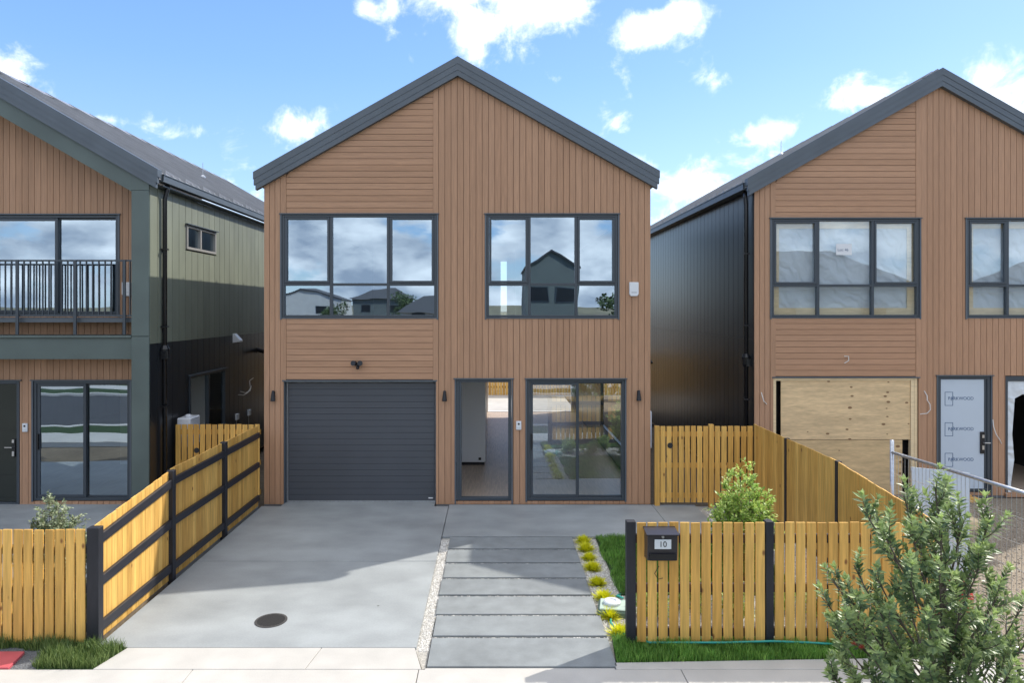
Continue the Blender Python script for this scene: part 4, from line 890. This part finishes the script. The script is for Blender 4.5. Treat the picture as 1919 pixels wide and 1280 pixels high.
blades('verge_tuft_grass', M['blade_dry'], lambda x, y: (x > -4.68 - (y - 6.93) * .3 + .04 * math.sin(y * 40) or y > 7.36 + .03 * math.sin(x * 13)) and (x + 3.95 < -(7.375 - y) * .25 if y < 7.375 else x < -4.32), (-6.2, -3.95, 6.96, 7.5), 6500, .05, .14, 23)
blades('neighbour_grass', M['blade_dry'], lambda x, y: True, (-8.5, -4.5, 7.55, 9.2), 9000, .04, .12, 24, z=-.04)

# yellow tufts
random.seed(9)
tf_px = [(1093, 1013, 'topmost, by the forecourt'), (1097.5, 1028, 'second below the forecourt'), (1104, 1044, 'third below the forecourt'), (1111, 1063, 'beside the third paver from the house'), (1120, 1091, 'beside the middle paver'),
         (1132, 1120, 'just above the green box lid'), (1143, 1152, 'brightest, left of the green box'), (1162, 1187, 'against the black fence post')]
for i, (px, py, w_) in enumerate(tf_px):
    Y = F * HC / (py - HZ); x = (px - CX) / F * Y; b = MB(); rad = (.16, .175, .14, .165, .15, .18, .17, .185)[i]
    for k in range(420):
        a = rnd(0, 6.28); e = rnd(.15, 1.45); l = rad * rnd(.55, 1.15); d = Vector((math.cos(a) * math.cos(e), math.sin(a) * math.cos(e), math.sin(e) * .8))
        base = Vector((x + rnd(-.03, .03), Y + rnd(-.03, .03), -.045)); tip = base + d * l; sd = Vector((-math.sin(a), math.cos(a), 0)) * .006
        mid = base.lerp(tip, .6); tn = min(1, max(0, (l / rad - .5) * .9 + rnd(-.2, .3)))
        b.add([base - sd * .5, base + sd * .5, mid + sd, tip, mid - sd], [(0, 1, 2, 3, 4)], tn)
    b.build('sedum_tuft', M['yellow'], label='yellow sedum tuft ' + w_, cat='plant', group='yellow tufts edging the path')

# green tap box and hose by the fence post
x, y = 1.47, 8.35
bx = thing('valve_box', (x, y, -.05), 'pale green plastic box with a round white lid beside the fence post', 'valve box')
MB().slab([(x - .22, y - .16), (x + .20, y - .22), (x + .26, y + .12), (x - .16, y + .18)], -.05, .035).build('base', M['dkgreenp'], bx, bevel=.015)
MB().slab([(x - .20, y - .14), (x + .18, y - .20), (x + .24, y + .10), (x - .14, y + .16)], .036, .055).build('top', M['palegreen'], bx, bevel=.008)
MB().lathe((x - .02, y + .0, .056), [(.105, 0), (.105, .03), (.09, .04), (.05, .04), (.045, .03)], 20).build('round_lid', M['plate'], bx)
hs = MB(); hs.tube([(1.62, 8.75, .0), (1.55, 8.6, .04), (1.60, 8.45, .08)], .014, 8)
pts = [(1.38, 8.05, .0), (1.36, 7.92, .01), (1.42, 7.80, -.01), (1.46, 7.66, .01), (1.56, 7.56, .02), (1.7, 7.42, .03), (2.0, 7.38, .05), (2.5, 7.36, .06), (3.0, 7.37, .07), (3.4, 7.36, .06), (3.8, 7.37, .03)]
MB().tube(pts, .012, 8).build('garden_hose', M['teal'], smooth=True, label='thin teal hose lying through the grass along the street fence', cat='hose')
hs.build('garden_hose', M['teal'], smooth=True, label='short teal hose end on the lawn edge behind the fence post', cat='hose')

# red plate on left verge and drain grate
MB().slab([(-6.9, 6.94), (-4.93, 6.94), (-4.99, 7.27), (-6.9, 7.27)], -.03, .012).build('red_mat', M['pinkred'], bevel=.004, label='faded red plastic mat lying on the verge at the bottom left', cat='mat')
Y = F * HC / (1164 - HZ); x = (508 - CX) / F * Y
dr = thing('drain_grate', (x, Y, 0), 'round dark metal drain grate set in the driveway', 'drain')
MB().lathe((x, Y, .001), [(.185, 0), (.185, .005), (.165, .006)], 32).build('rim', M['gal_dark'] if 'gal_dark' in M else mat('grate_metal', (.10, .095, .09), .5, metal=.5), dr)
g = MB()
gm = mat('grate_slot', (.012, .012, .012), .7)
for k in range(-8, 9):
    yy_ = k * .019; hw = math.sqrt(max(.0, .158 ** 2 - yy_ ** 2)); 
    if hw > .02: g.box(x - hw, x + hw, Y + yy_ - .005, Y + yy_ + .005, .0072, .0085)
g.build('slots', gm, dr)

# ------------------------------------------------------------------ plants
def leaf(b, p, d, l, w, tone, up=None):
    d = d.normalized(); s = d.cross(up or Vector((rnd(-.3, .3), rnd(-.3, .3), 1)))
    if s.length < .05: s = d.orthogonal()
    s.normalize(); n = s.cross(d); m = p + d * l * .5
    b.add([p, m + s * w + n * w * .35, p + d * l, m - s * w + n * w * .35], [(0, 1, 2), (0, 2, 3)], tone)
def rv(): 
    while True:
        v = Vector((rnd(-1, 1), rnd(-1, 1), rnd(-1, 1)))
        if .05 < v.length < 1: return v.normalized()
def coast_tree():
    random.seed(31)
    base = Vector((3.28, 5.0, -.05)); root = thing('young_tree', base, 'young silvery green coastal tree on the verge at the bottom right', 'tree')
    trunk = MB(); fol = MB(); br = MB()
    T = [base, base + Vector((.02, 0, .45)), base + Vector((-.02, .02, .9)), base + Vector((.03, 0, 1.4)), base + Vector((.0, 0, 1.9))]
    trunk.tube(T, .035, 10, r2=.014); 
    tips = [(1612, 945, -.1), (1640, 985, .2), (1694, 930, -.05), (1725, 955, .2), (1752, 912, .0), (1775, 925, .3), (1800, 960, -.2), (1858, 962, 0), (1840, 1000, .25), (1660, 1010, -.35),
            (1710, 1000, -.3), (1765, 1000, -.3), (1560, 1085, 0), (1585, 1110, -.3), (1540, 1120, .15), (1835, 1065, -.25), (1885, 1085, .1), (1870, 1120, -.35), (1600, 1060, .3), (1640, 1080, -.4),
            (1700, 1070, -.5), (1760, 1080, -.5), (1560, 1180, -.2), (1575, 1230, .1), (1600, 1170, -.45), (1915, 1140, 0), (1935, 1190, -.2), (1900, 1200, .3), (1650, 1150, -.55), (1700, 1160, .55),
            (1800, 1140, -.5), (1850, 1180, -.5), (1560, 1270, -.3), (1600, 1290, .3), (1640, 1240, -.6), (1690, 1260, -.55), (1750, 1270, -.6), (1820, 1250, -.5), (1890, 1270, -.45),
            (1940, 1250, .2), (1930, 1300, -.2), (1780, 1110, .5), (1840, 1150, .5), (1640, 1190, .5), (1580, 1320, -.2), (1740, 1170, -.6), (1700, 1120, .5), (1790, 1210, -.3), (1860, 1230, .3), (1670, 1230, .2), (1680, 1330, -.5), (1780, 1340, -.5), (1870, 1340, -.4), (1960, 1340, 0), (1730, 1030, .45), (1800, 1040, .1)]
    def twig(p, d, l, tonebase, n=None):
        n = n or int(l / .014); q = p.copy(); pts = [p.copy()]; dd = d.normalized()
        st_ = l / n; ph = rnd(0, 3.1)
        for i in range(n):
            dd = (dd + rv() * .10 + Vector((0, 0, .05))).normalized(); q = q + dd * st_; pts.append(q.copy())
            f = i / n
            if f < .12: continue
            s = dd.orthogonal().normalized(); s = Matrix.Rotation(ph + (i % 2) * 1.57, 3, dd) @ s
            for sg in (-1, 1):
                ld = (s * sg * rnd(.8, 1.1) + dd * (.55 if f < .85 else 1.2) + rv() * .25)
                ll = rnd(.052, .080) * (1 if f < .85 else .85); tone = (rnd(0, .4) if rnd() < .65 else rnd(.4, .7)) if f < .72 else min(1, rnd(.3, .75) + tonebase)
                leaf(fol, q, ld, ll, ll * .21, tone, dd)
        for k in range(7):
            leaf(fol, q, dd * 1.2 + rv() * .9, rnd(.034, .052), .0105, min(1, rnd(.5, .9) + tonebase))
        br.tube(pts[::3] if len(pts) > 6 else pts, .0045, 5, r2=.002, caps=False)
    for (px, py, dy) in tips:
        Y = 5.0 + dy; tip = Vector(((px - CX) / F * Y, Y, HC - (py - HZ) / F * Y))
        zb = max(.25, min(1.75, tip.z - .55 - abs(tip.x - base.x) * .4)); k = zb / .475; i = min(3, int(k)); st0 = T[i].lerp(T[i + 1], min(1, k - i))
        mid = st0.lerp(tip, .5) + Vector((0, 0, -.10)) + rv() * .04
        pts = [st0]; 
        for s_ in range(1, 9):
            f = s_ / 8; pts.append(st0 * (1 - f) ** 2 + mid * 2 * f * (1 - f) + tip * f * f)
        br.tube(pts, .010, 6, r2=.004, caps=False)
        d = (pts[-1] - pts[-2]).normalized()
        twig(pts[-2], d, .24, .15)
        for s_ in range(3, 8):
            if s_ < 5 and rnd() < .35: continue
            for r_ in range(2 if rnd() < .6 else 1):
                dv = (d + rv() * .95 + Vector((0, 0, .25))).normalized()
                twig(pts[s_] + (pts[s_] - pts[s_ - 1]) * rnd(-.5, .5), dv, rnd(.13, .26), rnd(-.15, .15))
    tr = trunk.build('trunk', M['bark'], root, smooth=True); br.build('branches', M['bark'], tr, smooth=True)
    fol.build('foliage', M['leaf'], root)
    fl_ = MB()
    for (px, py) in ((1580, 1200), (1600, 1208), (1615, 1214), (1755, 1150)):
        Y = 4.75; c = Vector(((px - CX) / F * Y, Y, HC - (py - HZ) / F * Y))
        for k in range(30): 
            d = rv() + Vector((0, 0, .5)); d.normalize(); fl_.tube([c, c + d * .022], .0012, 3, caps=False)
    fl_.build('blossom', mat('red_blossom', (.45, .05, .03), .6), root)
coast_tree()

def shrub(cx, cy, h, w, m, label, seed, n_st, lsize, tonepow=1.0, name='shrub', lw=.28):
    random.seed(seed); root = thing(name, (cx, cy, -.05), label, 'shrub'); fol = MB(); br = MB()
    for i in range(n_st):
        a = rnd(0, 6.28); r = math.sqrt(rnd()) * w * .5; f = 1 - (r / (w * .5)) ** 2 * .55; tip = Vector((cx + r * math.cos(a), cy + r * math.sin(a), h * f * rnd(.62, 1.0)))
        p0 = Vector((cx + rnd(-.03, .03), cy + rnd(-.03, .03), -.05)); mid = p0.lerp(tip, .5) + Vector((math.cos(a), math.sin(a), .0)) * .06
        pts = [p0 * (1 - f_) ** 2 + mid * 2 * f_ * (1 - f_) + tip * f_ * f_ for f_ in [k / 8 for k in range(9)]]
        br.tube(pts, .007, 5, r2=.0025, caps=False)
        for s_ in range(2, 9):
            for q in range(4):
                d = ((pts[s_] - pts[s_ - 1]).normalized() + rv() * 1.1 + Vector((0, 0, .25))).normalized(); L_ = rnd(.08, .16); p = pts[s_]
                br.tube([p, p + d * L_], .002, 4, caps=False)
                for k in range(10):
                    pp = p + d * L_ * (k + 1) / 10; side = d.orthogonal().normalized(); side = Matrix.Rotation(rnd(0, 6.28), 3, d) @ side
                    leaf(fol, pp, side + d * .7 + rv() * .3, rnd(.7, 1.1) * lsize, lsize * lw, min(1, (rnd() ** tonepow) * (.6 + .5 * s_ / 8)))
    br.build('stems', M['bark'], root); fol.build('foliage', m, root); return root
shrub(3.28, 9.0, 1.62, .86, M['leaf2'], 'bright green leafy shrub in the garden bed beside the boarded fence', 41, 56, .056)
shrub(-5.35, 8.3, 1.42, .72, M['leaf3'], 'pale grey green shrub behind the street fence of the left house', 42, 70, .05, name='shrub')
gx = [(1.95, 8.15, 'small green plant behind the fence just right of the letterbox'), (2.45, 8.4, 'low green plant behind the middle of the first fence bay'), (2.85, 8.1, 'low green plant behind the fence next to the middle post'), (3.45, 8.3, 'low green plant behind the fence right of the middle post'), (3.95, 8.15, 'low green plant behind the fence near the young tree')]
for i, (x, y, lb_) in enumerate(gx): shrub(x, y, rnd(.3, .45), .42, M['leaf2'], lb_, 50 + i, 7, .04, name='garden_plant')

# ------------------------------------------------------------------ what the windows mirror: the other side of the street
def far_house(x, y, w, d, hw, hr, wall, roof, label, hip=False):
    r = thing('house', (x, y, 0), label, 'house')
    MB().box(x - w / 2, x + w / 2, y - d, y, 0, hw).build('wall', wall, r)
    rr = MB()
    if hip:
        e = .5; a = [(x - w/2 - e, y + e, hw), (x + w/2 + e, y + e, hw), (x + w/2 + e, y - d - e, hw), (x - w/2 - e, y - d - e, hw), (x - w * .22, y - d/2, hr), (x + w * .22, y - d/2, hr)]
        rr.add(a, [(0, 1, 5, 4), (1, 2, 5), (2, 3, 4, 5), (3, 0, 4), (3, 2, 1, 0)])
    else:
        e = .15; rr.quad8([(x - w/2 - e, hw - .1), (x, hr - .2), (x + w/2 + e, hw - .1), (x + w/2 + e, hw + .1), (x, hr), (x - w/2 - e, hw + .1)], y + .2, y - d - .2)
        MB().quad8([(x - w/2, hw), (x + w/2, hw), (x, hr - .22)], y - .02, y - d + .02).build('gable', wall, r)
    rr.build('roof', roof, r)
    for k in (-1, 1):
        f = MB(); frame_rect(f, x + k * w * .25 - .9, x + k * w * .25 + .9, hw * .58, hw * .58 + 1.3, .08, y + .0, y + .05); ff = f.build('window', M['alu'], r); MB().box(x + k * w * .25 - .82, x + k * w * .25 + .82, y + .005, y + .02, hw * .58 + .08, hw * .58 + 1.22).build('pane', M['pipe'], ff)
far_house(5.3, -36, 4.7, 10, 7.4, 9.0, M['opp_light'], M['opp_roof'], 'tall narrow grey gabled house across the street, mirrored in the right upper window')
far_house(22, -18, 12, 10, 4.9, 7.9, M['opp_light'], M['opp_roof'], 'wide hip roofed house across the street, mirrored in the filmed windows', True)
far_house(-58, -110, 13, 10, 3.4, 6.0, M['opp_pale'], M['opp_roof'], 'pale hip roofed house farthest to the left across the fields', True)
far_house(-34, -95, 14, 9, 5.2, 7.4, M['opp_pale'], M['opp_roof'], 'pale two storey gabled house across the fields, mirrored in the left upper window')
far_house(-19, -88, 9, 9, 5.4, 7.2, M['opp_light'], M['opp_roof'], 'grey hip roofed two storey house mirrored beside the middle mullion', True)
far_house(-8, -70, 10, 9, 3.2, 5.6, M['opp_pale'], M['opp_roof'], 'low pale bungalow mirrored at the right of the left upper window', True)
far_house(46, -24, 11, 10, 5, 7.6, M['opp_pale'], M['opp_roof'], 'pale hip roofed house at the far end across the street', True)
M['treeleaf'] = mat('far_tree_leaf', (.03, .06, .02), .6, tone=(.10, .15, .05))
def far_tree(x, y, h, w, label, seed):
    random.seed(seed); r = thing('tree', (x, y, 0), label, 'tree')
    MB().tube([(x, y, -.1), (x + .1, y, h * .3), (x, y + .1, h * .7)], .18, 8, r2=.06).build('trunk', M['bark'], r); b = MB(); cs = [Vector((x + rnd(-.35, .35) * w, y + rnd(-.35, .35) * w, h * rnd(.38, .85))) for _ in range(14)]
    for c in cs:
        for k in range(90):
            d = rv() * rnd(.3, 1) * w * .24; p = c + Vector((d.x, d.y, d.z * .8)); u = rv() * .16; v = u.cross(rv()).normalized() * .12
            b.add([p - u, p + v, p + u, p - v], [(0, 1, 2, 3)], rnd())
    b.build('crown', M['treeleaf'], r)
for i, (x, y, h, w, lb_) in enumerate([(-46, -100, 6, 5, 'round dark tree far left across the fields'), (-27, -90, 5, 5, 'tree between the pale two storey house and the grey one'), (-13, -78, 6.5, 5, 'tree left of the low bungalow across the fields'), (-3, -60, 5, 4, 'tree right of the low bungalow across the fields'), (12, -40, 5.5, 4.5, 'tree between the narrow gabled house and the hip roofed house'), (32, -22, 4.5, 4, 'small tree right of the wide hip roofed house')]): far_tree(x, y, h, w, lb_, 70 + i)
